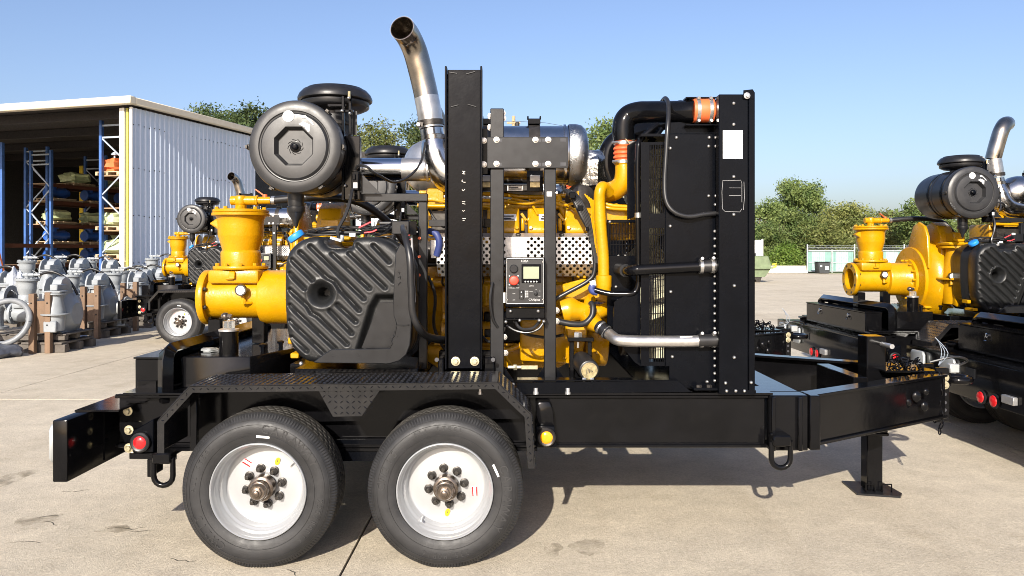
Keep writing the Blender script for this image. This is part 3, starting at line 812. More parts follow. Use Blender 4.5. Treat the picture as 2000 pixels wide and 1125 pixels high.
# ------------------------------------------------------------------ pump (shared by trailers and by the loose grey ones)
def pump(parent, mat, direct=False, gauge=True, hose=True):
    """written where the pump of the nearest trailer stands; parts hang on `parent`"""
    Yc = 5.1; ax = -1.80; zi = 1.30
    if direct: body_parent = parent
    else:
        body_parent = part('pump', MB().lathe([(.10,-.02),(.27,0),(.38,.03),(.43,.09),(.44,.15),(.43,.22),(.39,.28),(.26,.33),(.18,.40)], (-1.37,Yc,zi), (1,0,0), 44), mat, parent)
    def pp(n, mb, m=mat, **k): return part(n, mb, m, body_parent, **k)
    if direct:
        pp('volute', MB().lathe([(.10,-.02),(.27,0),(.38,.03),(.43,.09),(.44,.15),(.43,.22),(.39,.28),(.26,.33),(.18,.40)], (-1.37,Yc,zi), (1,0,0), 44))
    # suction side: bored flange with bolt holes, barrel
    fl = MB().lathe([(.115,-.002),(.178,-.002),(.181,.002),(.181,.036),(.178,.040),(.115,.040)], (-2.03,Yc,zi), (1,0,0), 40, closed=True)
    pp('suction_flange', fl)
    hb = MB()
    for k in range(8):
        a = math.pi/8 + k*math.pi/4
        hb.hexa((-1.988, Yc+.153*math.cos(a), zi+.153*math.sin(a)), (1,0,0), .014, .014)
        hb.cyl((-2.036, Yc+.153*math.cos(a), zi+.153*math.sin(a)), (-2.031, Yc+.153*math.cos(a), zi+.153*math.sin(a)), .012, 8)
    pp('flange_bolts', hb, 'dark_steel' if mat == 'yellow' else mat, kind='stuff')
    pp('suction_barrel', MB().lathe([(.114,0),(.136,.004),(.138,.05),(.138,.40),(.142,.42),(.150,.44)], (-2.025,Yc,zi), (1,0,0), 40, cap=False).lathe([(.112,.001),(.112,.42)], (-2.026,Yc,zi), (1,0,0), 32, cap=False))
    pp('suction_cover', MB().lathe([(.14,0),(.172,.01),(.178,.03),(.180,.22),(.19,.235),(.225,.24),(.225,.27),(.1,.27)], (-1.655,Yc,zi), (1,0,0), 40))
    hb = MB()
    for k in range(14):
        a = k*2*math.pi/14
        hb.hexa((-1.416, Yc+.207*math.cos(a), zi+.207*math.sin(a)), (-1,0,0), .011, .03)
    pp('cover_bolts', hb, mat, kind='stuff')
    # saddle and column (priming chamber)
    sd = MB().box(ax-.165, ax+.165, Yc-.15, Yc+.15, zi+.095, zi+.185)
    pp('saddle', sd, bevel=.02, seg=2)
    pp('saddle_lug', MB().box(ax-.02, ax+.02, Yc-.172, Yc-.15, zi+.125, zi+.175).box(ax-.04, ax+.01, Yc-.168, Yc-.149, zi+.12, zi+.14), bevel=.005)
    z0 = zi+.186
    pp('lower_flange', MB().lathe([(.12,0),(.172,0),(.175,.004),(.175,.018),(.172,.022),(.12,.022)], (ax,Yc,z0), (0,0,1), 36, closed=True))
    pp('column', MB().lathe([(.126,0),(.128,.085),(.124,.096),(.117,.102),(.118,.108),(.128,.145),(.143,.195),(.145,.203),(.146,.27),(.148,.305),(.160,.328)], (ax,Yc,z0+.022), (0,0,1), 40))
    zt = z0 + .022 + .328
    pp('column_lug', MB().prism([(ax-.19,zt-.05),(ax-.13,zt-.01),(ax-.11,zt-.11),(ax-.15,zt-.075)], Yc-.06, Yc+.02), bevel=.008)
    pp('top_flange', MB().lathe([(.02,0),(.180,0),(.184,.004),(.184,.018),(.180,.021),(.02,.021)], (ax,Yc,zt+.001), (0,0,1), 40)
       .lathe([(.02,0),(.174,0),(.178,.004),(.178,.016),(.174,.02),(.02,.02)], (ax,Yc,zt+.0235), (0,0,1), 40))
    hb = MB()
    for k in range(10):
        a = k*2*math.pi/10
        for zz, rr in ((zt+.0435, .155), (z0+.024, .152)):
            hb.hexa((ax+rr*math.cos(a), Yc+rr*math.sin(a), zz), (0,0,1), .013, .016)
    pp('column_bolts', hb, mat, kind='stuff')
    zc = zt + .0437
    pp('top_fitting', MB().lathe([(.036,0),(.036,.035),(.042,.037),(.042,.088),(.03,.094)], (ax,Yc,zc), (0,0,1), 20)
       .tube([(ax-.065,Yc,zc+.062),(ax+.10,Yc,zc+.062)], .031, 18).tube([(ax+.10,Yc,zc+.062),(ax+.115,Yc,zc+.062)], .036, 8)
       .tube([(ax+.115,Yc,zc+.062),(ax+.20,Yc,zc+.062)], .025, 14), bevel=.002)
    pp('valve_handle', MB().beam((ax+.16,Yc,zc+.09),(ax+.10,Yc-.01,zc+.135),.022,.008).cyl((ax+.16,Yc,zc+.08),(ax+.16,Yc,zc+.102),.016,10), 'orange_silicone' if mat == 'yellow' else mat)
    if hose:
        c = zc+.062
        pp('clamp', MB().lathe([(.03,0),(.03,.022)], (ax+.205,Yc,c), (1,0,0), 16), 'zinc')
        if mat == 'yellow':
            pp('priming_hose', MB().tube([(ax+.2,Yc,c),(ax+.5,Yc-.02,c+.02),(ax+.78,Yc+.02,c-.01),(ax+.98,Yc+.1,c-.16),(ax+1.12,Yc+.14,c-.36)], .026, 12, 6), 'hose')
        else:
            pp('priming_hose', MB().tube([(ax+.2,Yc,c),(ax+.42,Yc,c+.05),(ax+.66,Yc+.05,c-.1),(ax+.78,Yc+.1,c-.34)], .022, 10, 5), 'hose')
    # volute ears, discharge neck on the near side
    for x in (-1.36, -1.22):
        ear = [(Yc-.36, zi+.12),(Yc-.33, zi+.46),(Yc-.27, zi+.57),(Yc-.16, zi+.62),(Yc-.05, zi+.58),(Yc+.02, zi+.46),(Yc+.10,zi+.25)]
        pp('lifting_ear', MB().prism_x(ear, x, x+(.035 if x < -1.3 else .15)), bevel=.012, seg=2)
    pp('rim_ring', MB().lathe([(.20,0),(.345,0),(.35,.005),(.35,.03),(.345,.035),(.20,.035)], (-1.383,Yc,zi), (1,0,0), 40, closed=True))
    dx, dy = -1.10, Yc-.42
    pp('discharge_neck', MB().lathe([(.10,-.28),(.13,-.27),(.14,-.15),(.15,.0),(.14,.08),(.105,.24),(.10,.30)], (dx,dy,zi+.03), (0,0,1), 28))
    pp('discharge_flange', MB().lathe([(.15,0),(.205,0),(.21,.005),(.21,.022),(.15,.026)], (dx,dy,zi+.01), (0,0,1), 32))
    pp('outlet_flange', MB().lathe([(.08,0),(.15,0),(.154,.004),(.154,.026),(.08,.03)], (dx,dy,zi+.335), (0,0,1), 28))
    pp('outlet_plate', MB().box(dx-.14,dx+.14,dy-.12,dy+.12,zi+.3665,zi+.40).box(dx-.06,dx+.06,dy-.05,dy+.25,zi+.401,zi+.50), bevel=.01)
    pp('inspection_cover', MB().box(dx-.10, dx+.10, dy-.165, dy-.10, zi-.26, zi-.08), bevel=.015)
    pp('foot', MB().box(-1.36,-1.06,Yc-.30,Yc+.30,1.002,1.025).prism_x([(Yc-.2,1.0255),(Yc+.2,1.0255),(Yc+.12,zi-.2),(Yc-.12,zi-.2)], -1.34, -1.12), bevel=.004)
    if gauge:
        for gx, gy, gz in ((-1.735, Yc-.165, zi+.055), (dx-.13, dy-.12, zi+.05)):
            gd = pp('gauge', MB().lathe([(.034,0),(.0365,.004),(.0365,.032),(.0315,.032),(.031,.03)], (gx,gy,gz), (0,-1,0), 24), 'dark_steel')
            part('dial', MB().lathe([(.0005,.0305),(.031,.0305)], (gx,gy,gz), (0,-1,0), 24, cap=False).beam((gx,gy-.0315,gz),(gx+.02,gy-.0315,gz-.008),.003,.001), 'white_label', gd) if direct else gd
            if not direct:
                gd.data.materials.append(MAT['white_label']); gd.data.materials.append(MAT['ink'])
                me = MB().lathe([(.0005,.0308),(.0275,.0308)], (gx,gy,gz), (0,-1,0), 24, cap=False).mesh('dial', 'white_label', ORIGIN[rootof(parent).name])
                # a third level already: the dial face becomes part of the gauge mesh
                bm = bmesh.new(); bm.from_mesh(gd.data); n0 = len(bm.faces); bm.from_mesh(me)
                bm.faces.ensure_lookup_table()
                for f in bm.faces[n0:]: f.material_index = 1
                nd = MB().beam((gx-.008,gy-.032,gz+.003),(gx+.022,gy-.032,gz-.009),.004,.001).mesh('needle', 'ink', ORIGIN[rootof(parent).name])
                n1 = len(bm.faces); bm.from_mesh(nd); bm.faces.ensure_lookup_table()
                for f in bm.faces[n1:]: f.material_index = 2
                bm.to_mesh(gd.data); bm.free()
            pp('gauge_pipe', MB().tube([(gx,gy+.005,gz-.03),(gx+.01,gy+.005,gz-.075),(gx+.035,gy+.02,gz-.085),(gx+.055,gy+.04,gz-.08)], .011, 8, 3).hexa((gx+.01,gy+.005,gz-.09),(0,0,1),.016,.03), mat)
    return body_parent

# ------------------------------------------------------------------ the pump trailer
TO = (0.3, 5.2, 0.0)
LIFT = 0.0165
T = thing('pump_trailer', TO, 'x', 'trailer', 'pump trailers parked in the yard')
def tp(n, mb, mat, **k): return part(n, mb, mat, T, **k)
def sp(n, mb, mat, par, **k): return part(n, mb, mat, par, **k)

bolt_me = MB().lathe([(.0175,0),(.0175,.003),(.014,.0035)], (0,0,0), (0,-1,0), 14).hexa((0,-.003,0),(0,-1,0),.0115,.010).mesh('bolt','zinc')
bolt_big = MB().lathe([(.026,0),(.026,.004),(.021,.0045)], (0,0,0), (0,-1,0), 16).hexa((0,-.004,0),(0,-1,0),.016,.014).mesh('bolt','zinc_yellow')
bolt_small = MB().lathe([(.0095,0),(.0095,.003),(.0055,.008),(.002,.010)], (0,0,0), (0,-1,0), 10).mesh('bolt','zinc')
def bolt(par, px, py, Y, me=None): return inst('bolt', me or bolt_me, par, P(px,py,Y))

# --- chassis
def ibeam(y, x0, x1, z0, z1, w=.12, face=-1):
    mb = MB()
    mb.box(x0,x1,y-w/2,y+w/2,z1-.018,z1); mb.box(x0,x1,y-w/2,y+w/2,z0,z0+.018)
    mb.box(x0+.001,x1-.001,y-.012,y+.012,z0+.0175,z1-.0175)
    return mb
rail = tp('frame_rail', ibeam(4.31, -2.2, 1.42, .516, .808), 'black_gloss', bevel=.004)
far_rail = tp('frame_rail', ibeam(6.09, -2.2, 1.42, .516, .808), 'black_gloss', bevel=.004)
sp('web_plate', MB().box(.14, 1.405, 4.272, 4.297, .536, .788), 'black_gloss', rail, bevel=.003)
for y0 in (4.25, 6.03):
    r = rail if y0 < 5 else far_rail
    sp('rail_end_box', MB().box(1.425, 1.64, y0, y0+.12, .500, .806), 'black_gloss', r, bevel=.006)
    sp('end_rib', MB().box(1.428, 1.452, y0-.03, y0-.001, .505, .80).box(1.575,1.6,y0-.03,y0-.001,.505,.80), 'black_gloss', r, bevel=.004)
    sp('end_plate', MB().box(1.642, 1.70, y0-.02, y0+.13, .508, .809), 'black_gloss', r, bevel=.005)
for x in (-2.1, -1.3, -.4, .5): tp('crossmember', MB().box(x, x+.08, 4.372, 6.028, .56, .78), 'black_gloss', bevel=.004)
tp('crossmember', MB().box(1.46, 1.63, 4.372, 6.028, .56, .807), 'black_gloss', bevel=.004)
tp('deck_sill', MB().box(-.549, 1.44, 4.24, 4.46, .8095, .822), 'black_gloss'); tp('deck_sill', MB().box(-.549, 1.44, 5.94, 6.16, .8095, .822), 'black_gloss')
tp('deck_plate', MB().box(-2.15, -.55, 4.24, 6.16, .8095, .822), 'black_gloss', bevel=.002)
# bumper across the rear
bm_ = tp('bumper', MB().box(-2.335,-2.258,3.90,6.50,.430,.746), 'black_gloss', bevel=.008, seg=2)
sp('bumper_top', MB().box(-2.335,-2.10,4.10,6.3,.7465,.756), 'black_gloss', bm_)
for y in (4.02, 5.8, 6.27):
    sp('pad', MB().prism_x([(y-.09,.52),(y+.09,.52),(y+.11,.55),(y+.11,.69),(y+.09,.72),(y-.09,.72),(y-.11,.69),(y-.11,.55)], -2.363, -2.336), 'plate_alu', bm_, bevel=.012, seg=2)
for y in (4.17, 5.19, 5.35):
    sp('tail_lamp', MB().lathe([(.055,0),(.055,.014),(.045,.016)], (-2.336,y,.475), (-1,0,0), 24), 'grey_satin', bm_)
    sp('tail_lens', MB().lathe([(.043,.0165),(.04,.022),(.02,.026)], (-2.336,y,.475), (-1,0,0), 24), 'red_lens', bm_)
sp('number_plate_box', MB().box(-2.342,-2.3355,5.44,5.56,.60,.675), 'grey_satin', bm_)
hd = sp('hasp', MB().box(-2.37,-2.336,4.93,5.07,.49,.55), 'galvanised', bm_, bevel=.004)
for (px,py) in ((250,803),(252,840),(252,875),(201,838)): bolt(rail, px, py, 4.245 if px > 220 else 4.297, bolt_big)
tl = tp('side_lamp_box', MB().pprism([(258,842),(300,818),(300,884),(258,884)], 4.16, .09), 'black_satin', bevel=.005)
sp('lamp_rim', MB().lathe([(.050,0),(.053,.006),(.053,.020),(.045,.026),(.037,.022)], P(276,863,4.159), (0,-1,0), 28), 'hose', tl)
sp('red_lens', MB().lathe([(.037,.0),(.037,.018),(.031,.025),(.013,.029)], P(276,863,4.158), (0,-1,0), 28), 'red_lens', tl)
sp('lamp_shelf', MB().pbox(252,330,885,897,4.17,.2), 'black_gloss', tl, bevel=.003)

def dring(px, py, Y, name='d_ring'):
    c = P(px, py, Y)
    w = .052
    pts = [c+Vector((-w,0,.07)), c+Vector((-w,0,-.01))]
    for k in range(9):
        a = math.pi + math.pi*k/8
        pts.append(c+Vector((w*math.cos(a),0,-.02+w*math.sin(a))))
    pts += [c+Vector((w,0,-.01)), c+Vector((w,0,.07)), c+Vector((0,0,.075)), c+Vector((-w,0,.07))]
    d = tp(name, MB().tube(pts, .015, 10), 'black_gloss')
    sp('ring_saddle', MB().box(c.x-.05,c.x+.05,c.y-.03,c.y+.06,c.z+.05,c.z+.11), 'black_gloss', d, bevel=.008)
    return d
dring(1525, 888, 4.185)
dring(319, 922, 4.15)
tp('hanger_plate', MB().pbox(287,296,897,932,4.16,.14), 'black_gloss', bevel=.003)

# --- rear deck: toolbox, guard bar, base tank, level glass
tb = tp('toolbox', MB().box(-2.17,-2.0,4.42,5.96,.77,.985), 'black_gloss', bevel=.006)
sp('lid_lip', MB().box(-2.176,-1.996,4.415,5.965,.9855,.995), 'black_gloss', tb)
sp('bracket_flange', MB().box(-2.15,-2.04,4.27,4.419,.762,.770).box(-2.15,-2.04,4.404,4.418,.77,.862), 'black_gloss', tb, bevel=.002)
for y in (4.8, 5.55): sp('latch', MB().lathe([(.02,0),(.02,.01),(.012,.014)], (-2.171,y,.93), (-1,0,0), 14).tube([(-2.185,y-.018,.92),(-2.19,y-.018,.89),(-2.19,y+.018,.89),(-2.185,y+.018,.92)], .004, 6), 'chrome', tb)
gb = MB()
gb.tube([(-1.945,4.315,.755),(-1.945,4.315,.99),(-1.945,4.33,1.025),(-1.945,4.37,1.04),(-1.945,6.0,1.04),(-1.945,6.05,1.02),(-1.945,6.07,.99),(-1.945,6.07,.80)], .047, 4)
tp('guard_bar', gb, 'black_gloss', bevel=.006)
bt = tp('base_tank', MB().prism_z([(-1.895,4.40),(-1.50,4.40),(-1.36,4.80),(-1.30,6.0),(-1.895,6.0)], .822, 1.0), 'black_gloss', bevel=.005)
tp('pump_skid', MB().box(-1.29,-.62,4.46,6.0,.823,.95), 'black_gloss', bevel=.005)
sg = tp('sight_filter', MB().lathe([(.054,0),(.054,.135),(.05,.137)], (-1.655,4.49,1.0), (0,0,1), 26), 'black_gloss')
sp('filter_rim', MB().lathe([(.055,.1375),(.058,.139),(.058,.15),(.05,.152)], (-1.655,4.49,1.0), (0,0,1), 26), 'galvanised', sg)
sp('glass_bowl', MB().lathe([(.034,.152),(.034,.195),(.03,.198)], (-1.655,4.49,1.0), (0,0,1), 22), 'clear_glass', sg)
sp('rusty_cap', MB().sphere((-1.68,4.50,1.222), .024, 10, 6).hexa((-1.70,4.50,1.222),(1,0,0),.017,.06), 'hub_metal', sg)
for x, y in ((-1.50,4.62),(-1.44,4.78),(-1.30,4.62)):
    tp('deck_fitting', MB().lathe([(.014,0),(.014,.03),(.022,.032),(.022,.045),(.01,.05)], (x,y,1.0), (0,0,1), 8), 'black_satin')
tp('grease_mound', MB().add(*lump((-1.82,4.62,1.012), .05,.03,.012, 3)), 'plate_alu')
tp('support_leg', MB().box(-1.98,-1.90,5.0,5.12,1.002,1.16), 'black_gloss', bevel=.004)
tp('support_leg', MB().box(-1.70,-1.62,5.02,5.1,1.003,1.17), 'black_gloss', bevel=.004)

# --- fenders
def fender(Yn, Yfar, apron):
    outl = [(309,884),(309,822),(371,754),(972,747),(1036,808),(1043,914)]
    pts = [(XX(a,3.88), ZZ(b,3.88)) for a,b in outl]
    th = .006
    mb = MB(); n = len(pts)
    for i in range(n-1):
        (xa,za),(xb,zb) = pts[i], pts[i+1]
        L = math.hypot(xb-xa, zb-za); nx, nz = -(zb-za)/L*th, (xb-xa)/L*th
        mb.add([(xa,Yn,za),(xb,Yn,zb),(xb,Yfar,zb),(xa,Yfar,za),(xa+nx,Yn,za+nz),(xb+nx,Yn,zb+nz),(xb+nx,Yfar,zb+nz),(xa+nx,Yfar,za+nz)],
               [(0,3,2,1),(4,5,6,7),(0,1,5,4),(1,2,6,5),(2,3,7,6),(3,0,4,7)])
    fd = tp('fender', mb, 'tread_plate', bevel=.0015)
    s = 1 if Yn < Yfar else -1
    # turned-down lip along the outside
    lip = MB(); w = .03
    off = [(pts[0][0]+w, pts[0][1])]
    inn = [(pts[0][0]+w, pts[0][1]),(pts[1][0]+w, pts[1][1]-.012),(pts[2][0]+.014, pts[2][1]-w),(pts[3][0]-.012, pts[3][1]-w),(pts[4][0]-w, pts[4][1]-.014),(pts[5][0]-w, pts[5][1])]
    ya, yb = (Yn, Yn+.005*s)
    for i in range(n-1):
        q = [pts[i], pts[i+1], inn[i+1], inn[i]]
        lip.prism([(x, z-.001) for x,z in q], min(ya,yb), max(ya,yb))
    sp('fender_lip', lip, 'tread_plate', fd)
    gus = [(622,762),(742,761),(706,812),(650,813)]
    sp('gusset', MB().prism([(XX(a,3.885), ZZ(b,3.885)) for a,b in gus], *( (3.887,3.892) if Yn<5 else (6.508,6.513))), 'tread_plate', fd)
    # diamond pattern, raised lozenges
    dm = MB(); k = 0
    def loz(c, u, v, nrm, a, b, h=.0042):
        c = Vector(c); u = Vector(u); v = Vector(v); nrm = Vector(nrm)
        dm.add([c-u*a, c-v*b, c+u*a, c+v*b, c+nrm*h+u*a*.35, c+nrm*h-u*a*.35], [(0,1,5),(1,2,4,5),(2,3,4),(3,0,5,4)])
    for i in range(1, n-1):
        (xa,za),(xb,zb) = pts[i], pts[i+1]
        L = math.hypot(xb-xa, zb-za); tx, tz = (xb-xa)/L, (zb-za)/L; nx, nz = -tz, tx
        pitch = .030
        for a in range(int(L/pitch)):
            for b in range(int(abs(Yfar-Yn)/pitch)):
                d = (a+.5)*pitch
                c = (xa+tx*d+nx*th, Yn+s*(b+.5)*pitch, za+tz*d+nz*th)
                an = .6 if (a+b) % 2 else -.6
                tv = Vector((tx,0,tz)); yv = Vector((0,1,0))
                loz(c, tv*math.cos(an)+yv*math.sin(an), -tv*math.sin(an)+yv*math.cos(an), (nx,0,nz), .0125, .0042)
        for a in range(int(L/.036)):
            d = (a+.5)*.036
            c = (xa+tx*d-nx*.014, Yn-s*.0005, za+tz*d-nz*.014)
            tv = Vector((tx,0,tz)); wv = Vector((nx,0,nz)); an = .7 if a % 2 else -.7
            loz(c, tv*math.cos(an)+wv*math.sin(an), -tv*math.sin(an)+wv*math.cos(an), (0,-s,0), .010, .0035)
    gx0, gx1 = XX(640,3.885), XX(730,3.885)
    for a in range(9):
        for b in range(5):
            x, z = gx0-.02+a*.03, ZZ(806,3.885)+b*.028
            if z - ZZ(812,3.885) < (abs(x-(gx0+gx1)/2)-.075)*1.45: continue
            an = .7 if (a+b) % 2 else -.7
            loz((x, 3.887 if Yn<5 else 6.513, z), (math.cos(an),0,math.sin(an)), (-math.sin(an),0,math.cos(an)), (0,-s,0), .0125, .004)
    sp('tread_pattern', dm, 'tread_plate', fd, flat=True, kind='stuff')
    sp('apron', MB().prism([(XX(a,3.9),ZZ(b,3.9)-.01) for a,b in [(340,800),(380,758),(965,752),(1030,815),(1030,840),(340,850)]], *((4.225,4.235) if Yn<5 else (6.17,6.18))), 'black_gloss', fd)
    return fd
fender(3.88, 4.235, True)
fender(6.52, 6.165, True)
tp('fender_bracket', MB().pbox(371,384,760,880,4.0,.03), 'black_gloss', bevel=.003)

# --- suspension
for y in (4.5, 5.85):
    tp('leaf_spring', MB().tube([(-1.75,y,.50),(-1.35,y,.40),(-.95,y,.50)], .03, 6, 5).tube([(-.8,y,.50),(-.4,y,.40),(.05,y,.50)], .03, 6, 5), 'black_satin')
tp('equaliser_plate', MB().prism([(-1.05,.56),(-.62,.56),(-.50,.44),(-1.0,.44)], 4.26, 4.275), 'black_satin')
tp('lower_rail_flange', MB().box(-2.0,.14,4.245,4.38,.500,.5145), 'black_gloss')
for x in (-1.305, -.345): tp('axle', MB().cyl((x,4.16,.40),(x,6.24,.40),.045,16), 'black_satin')

# --- wheels
def tyre_meshes():
    prof = [(.248,.028),(.252,.010),(.262,.004),(.275,.000),(.300,-.006),(.325,-.008),(.345,-.004),(.360,.004),(.372,.014),(.380,.021),(.388,.026),(.396,.034),(.3995,.042),(.4005,.062)]
    tr = [(.4005,.0625),(.391,.064),(.391,.070),(.4008,.0715),(.4015,.100),(.392,.102),(.392,.108),(.4018,.110),(.402,.133),(.392,.135),(.392,.141),(.4018,.1425),(.4015,.172),(.391,.174),(.391,.180),(.4008,.182),(.4,.215)]
    back = [(.399,.222),(.388,.231),(.36,.245),(.32,.250),(.28,.244),(.25,.236)]
    p = prof + tr + back
    seg = 480
    mb = MB().lathe(p, (0,0,0), (0,1,0), seg, cap=False)
    vs = []
    for i, v in enumerate(mb.v):
        ri = i // seg; k = i % seg
        x, y, z = v
        rad = math.hypot(x, z)
        if 9 <= ri <= 11 and k % 3 == 0:                    # shoulder serrations
            q = (rad-.002)/rad; x *= q; z *= q; y += .004
        elif 14 <= ri <= 30 and rad > .397 and (k + ri) % 8 < 2:
            q = (rad-.003)/rad; x *= q; z *= q
        z = max(z, -.3945 + .0008*abs(x))                # weight on the tyre
        if z < -.37: y = y + (-.008 if y < .12 else .008)*min(1, (-.37 - z)/.02)
        vs.append((x,y,z))
    mb.v = vs
    return mb
tyre_mb = tyre_meshes()
tyre_me = tyre_mb.mesh('tyre', ['rubber','rubber_tread'], (0,0,0), ang=30)
for pl in tyre_me.polygons:
    c = pl.center
    if math.hypot(c.x, c.z) > .386 and c.y > .04: pl.material_index = 1
# raised lettering on the sidewall
def arc_text(s, radius, mid, size, step):
    n = len(s)
    for i, ch in enumerate(s):
        if ch == ' ': continue
        a = mid + (n-1)/2*step - i*step
        me = text_mesh(ch, size, .0015, 'rubber_print')
        M = Matrix.Translation((radius*math.cos(a), -.0078, radius*math.sin(a))) @ Matrix.Rotation(-(a-math.pi/2), 4, 'Y') @ Matrix.Rotation(R(90), 4, 'X')
        me.transform(M); yield me
def join_meshes(mes, name, mat):
    bm = bmesh.new()
    for m in mes: bm.from_mesh(m); bpy.data.meshes.remove(m)
    me = bpy.data.meshes.new(name); bm.to_mesh(me); bm.free(); me.materials.append(MAT[mat]); return me
let_me = join_meshes(list(arc_text('CARAWAY', .322, R(55), .062, R(9.2))) + list(arc_text('235/80R16', .322, R(-28), .04, R(5.0))) +
                     list(arc_text('CW215', .322, R(220), .055, R(8.0))) + list(arc_text('ALL STEEL', .325, R(157), .034, R(5.2))), 'lettering', 'rubber_print')
ring_mb = MB()
for r_, y_ in ((.3445,-.0050),(.292,-.0052),(.3665,.0085)):
    ring_mb.lathe([(r_-.0012,0),(r_-.0006,.0016),(r_+.0006,.0016),(r_+.0012,0)], (0,y_,0), (0,-1,0), 96, cap=False)
ring_me = ring_mb.mesh('sidewall_ridge', 'rubber')
rim_mb = MB().lathe([(.2475,.03),(.2490,.012),(.2475,.004),(.2435,.002),(.2395,.006),(.2365,.018),(.2340,.030),(.2290,.036),(.2265,.044),(.2255,.070),(.2215,.078),(.2125,.083),(.2085,.090),(.206,.118),(.199,.128),
                     (.190,.130),(.150,.124),(.110,.118),(.092,.117),(.085,.118),(.06,.118)], (0,0,0), (0,1,0), 96, cap=False)
rim_me = rim_mb.mesh('rim', 'silver_paint', ang=60)
hub_mb = MB().lathe([(.066,.10),(.066,.062),(.064,.052),(.058,.048),(.0505,.046),(.050,.020),(.047,.012),(.043,.010),(.041,-.004),(.036,-.010)], (0,0,0), (0,1,0), 40)
hub_mb.hexa((0,-.010,0), (0,-1,0), .028, .012); hub_mb.lathe([(.016,0),(.016,.010),(.012,.013)], (0,-.022,0), (0,-1,0), 16)
hub_me = hub_mb.mesh('hub', 'hub_metal')
nut_me = MB().lathe([(.0235,0),(.0235,.006),(.020,.008)], (0,0,0), (0,-1,0), 18).hexa((0,-.008,0),(0,-1,0),.0195,.022).lathe([(.0165,.03),(.011,.036),(.0095,.036),(.0095,.05)], (0,0,0), (0,-1,0), 12).mesh('lug_nut', 'dark_steel')
valve_me = MB().tube([(.20,.10,.0),(.205,.075,0),(.20,.035,0)], .0055, 8, 3).mesh('valve_stem', 'galvanised')
wl_me = MB().box(-.024,.024,-.001,.001,-.014,.014).mesh('warning_label', 'white_label')
wr_me = MB().box(-.0235,.0235,-.002,-.0011,-.0135,-.006).box(-.0235,.0235,-.002,-.0011,.0075,.0135).mesh('warning_stripe', 'red_lens')
st_me = MB().add([(.013*math.cos(a)*(1 if abs(math.cos(a))<.99 else 1), -.001, .021*math.sin(a)) for a in [k*2*math.pi/20 for k in range(20)]] , [tuple(range(20))]).mesh('round_sticker', 'yellow_sticker')
sm_me = MB().box(-.0015,.0015,-.0022,-.0012,-.004,.012).mesh('sticker_mark', 'ink')
wb_me = MB().box(-.034,.034,-.0015,.0005,-.006,.006).mesh('barcode_label', 'white_label', bevel=.002)
def wheel(x, rot, far=False, st_a=70, lab_a=150, val_a=25):
    w = bpy.data.objects.new('wheel', None); COL.objects.link(w); w.parent = T
    yf = 3.908
    loc = Vector((x, yf, .394-LIFT)) if not far else Vector((x, 2*5.2-yf, .394-LIFT))
    w.location = loc - Vector(TO)
    if far: w.rotation_euler = (0, 0, math.pi)
    def s(n, me, l=(0,0,0), r=None): return link(n, me, w, l, r)
    s('tyre', tyre_me)
    lt = s('lettering', let_me, (0,0,0), (0, rot, 0)); lt['kind'] = 'stuff'; s('sidewall_ridge', ring_me)
    s('rim', rim_me); s('hub', hub_me)
    for k in range(8):
        a = k*math.pi/4 + rot*.7 + .2
        s('lug_nut', nut_me, (.094*math.cos(a), .115, .094*math.sin(a)))
    a = R(val_a); s('valve_stem', valve_me, (0,0,0), (0, -a, 0))
    a = R(lab_a); p = (.150*math.cos(a), .121, .150*math.sin(a)); s('warning_label', wl_me, p, (0, rot*.9+.55, 0)); s('warning_stripe', wr_me, p, (0, rot*.9+.55, 0))
    a = R(st_a); p = (.142*math.cos(a), .118, .142*math.sin(a)); s('round_sticker', st_me, p, (0,.3,0)); s('sticker_mark', sm_me, p, (0,.3,0))
    a = R(84)-rot; s('barcode_label', wb_me, (.284*math.cos(a), -.0045, .284*math.sin(a)), (0, rot+.08, 0))
    return w
wheel(-1.296, 0.0, st_a=62, lab_a=128, val_a=37)
wheel(-.343, R(61), st_a=-88, lab_a=-12, val_a=232)
wheel(-1.296, 0.4, far=True); wheel(-.343, 1.9, far=True)

# --- amber lamp
ab = tp('marker_lamp_box', MB().pprism([(1047,833),(1083,833),(1088,872),(1086,874),(1047,874)], 4.16, .085), 'black_satin', bevel=.006, seg=2)
sp('lamp_hood', MB().pprism([(1048,790),(1052,785),(1074,785),(1080,800),(1083,832),(1048,832)], 4.19, .06), 'black_gloss', ab, bevel=.012, seg=2)
c = P(1067, 853, 4.158)
sp('lamp_rim', MB().lathe([(.048,0),(.051,.006),(.050,.018),(.044,.024),(.037,.02)], c, (0,-1,0), 28), 'dark_steel', ab)
sp('amber_lens', MB().lathe([(.037,0),(.037,.016),(.031,.023),(.013,.027)], c, (0,-1,0), 28), 'amber_lens', ab)

# --- tongue, jack, coupler
tongue_tip = 2.80
for s_ in (1, -1):
    y0, y1 = 5.2 - s_*.89, 5.2 - s_*.17
    a, b = Vector((1.66, y0, 0)), Vector((tongue_tip, y1, 0))
    d = (b-a).normalized(); nrm = Vector((-d.y, d.x, 0))
    tb_ = tp('tongue_beam', MB().beam(a+Vector((0,0,.799)), b+Vector((0,0,.799)), .11, .018).beam(a+Vector((0,0,.531)), b+Vector((0,0,.531)), .11, .018)
             .beam(a+Vector((0,0,.665))-nrm*.03*s_, b+Vector((0,0,.665))-nrm*.03*s_, .014, .2496), 'black_gloss', bevel=.003)
    if s_ == 1:
        q = a*.25+b*.75
        for k, (dx, dz, r_) in enumerate(((0,.70,.03),(.05,.64,.026),(-.05,.665,.02),(.06,.73,.018))):
            sp('chain_anchor', MB().sphere(Vector((q.x+dx, q.y-.075, dz)), r_, 10, 6, (1,.5,1.2)), 'black_gloss', tb_)
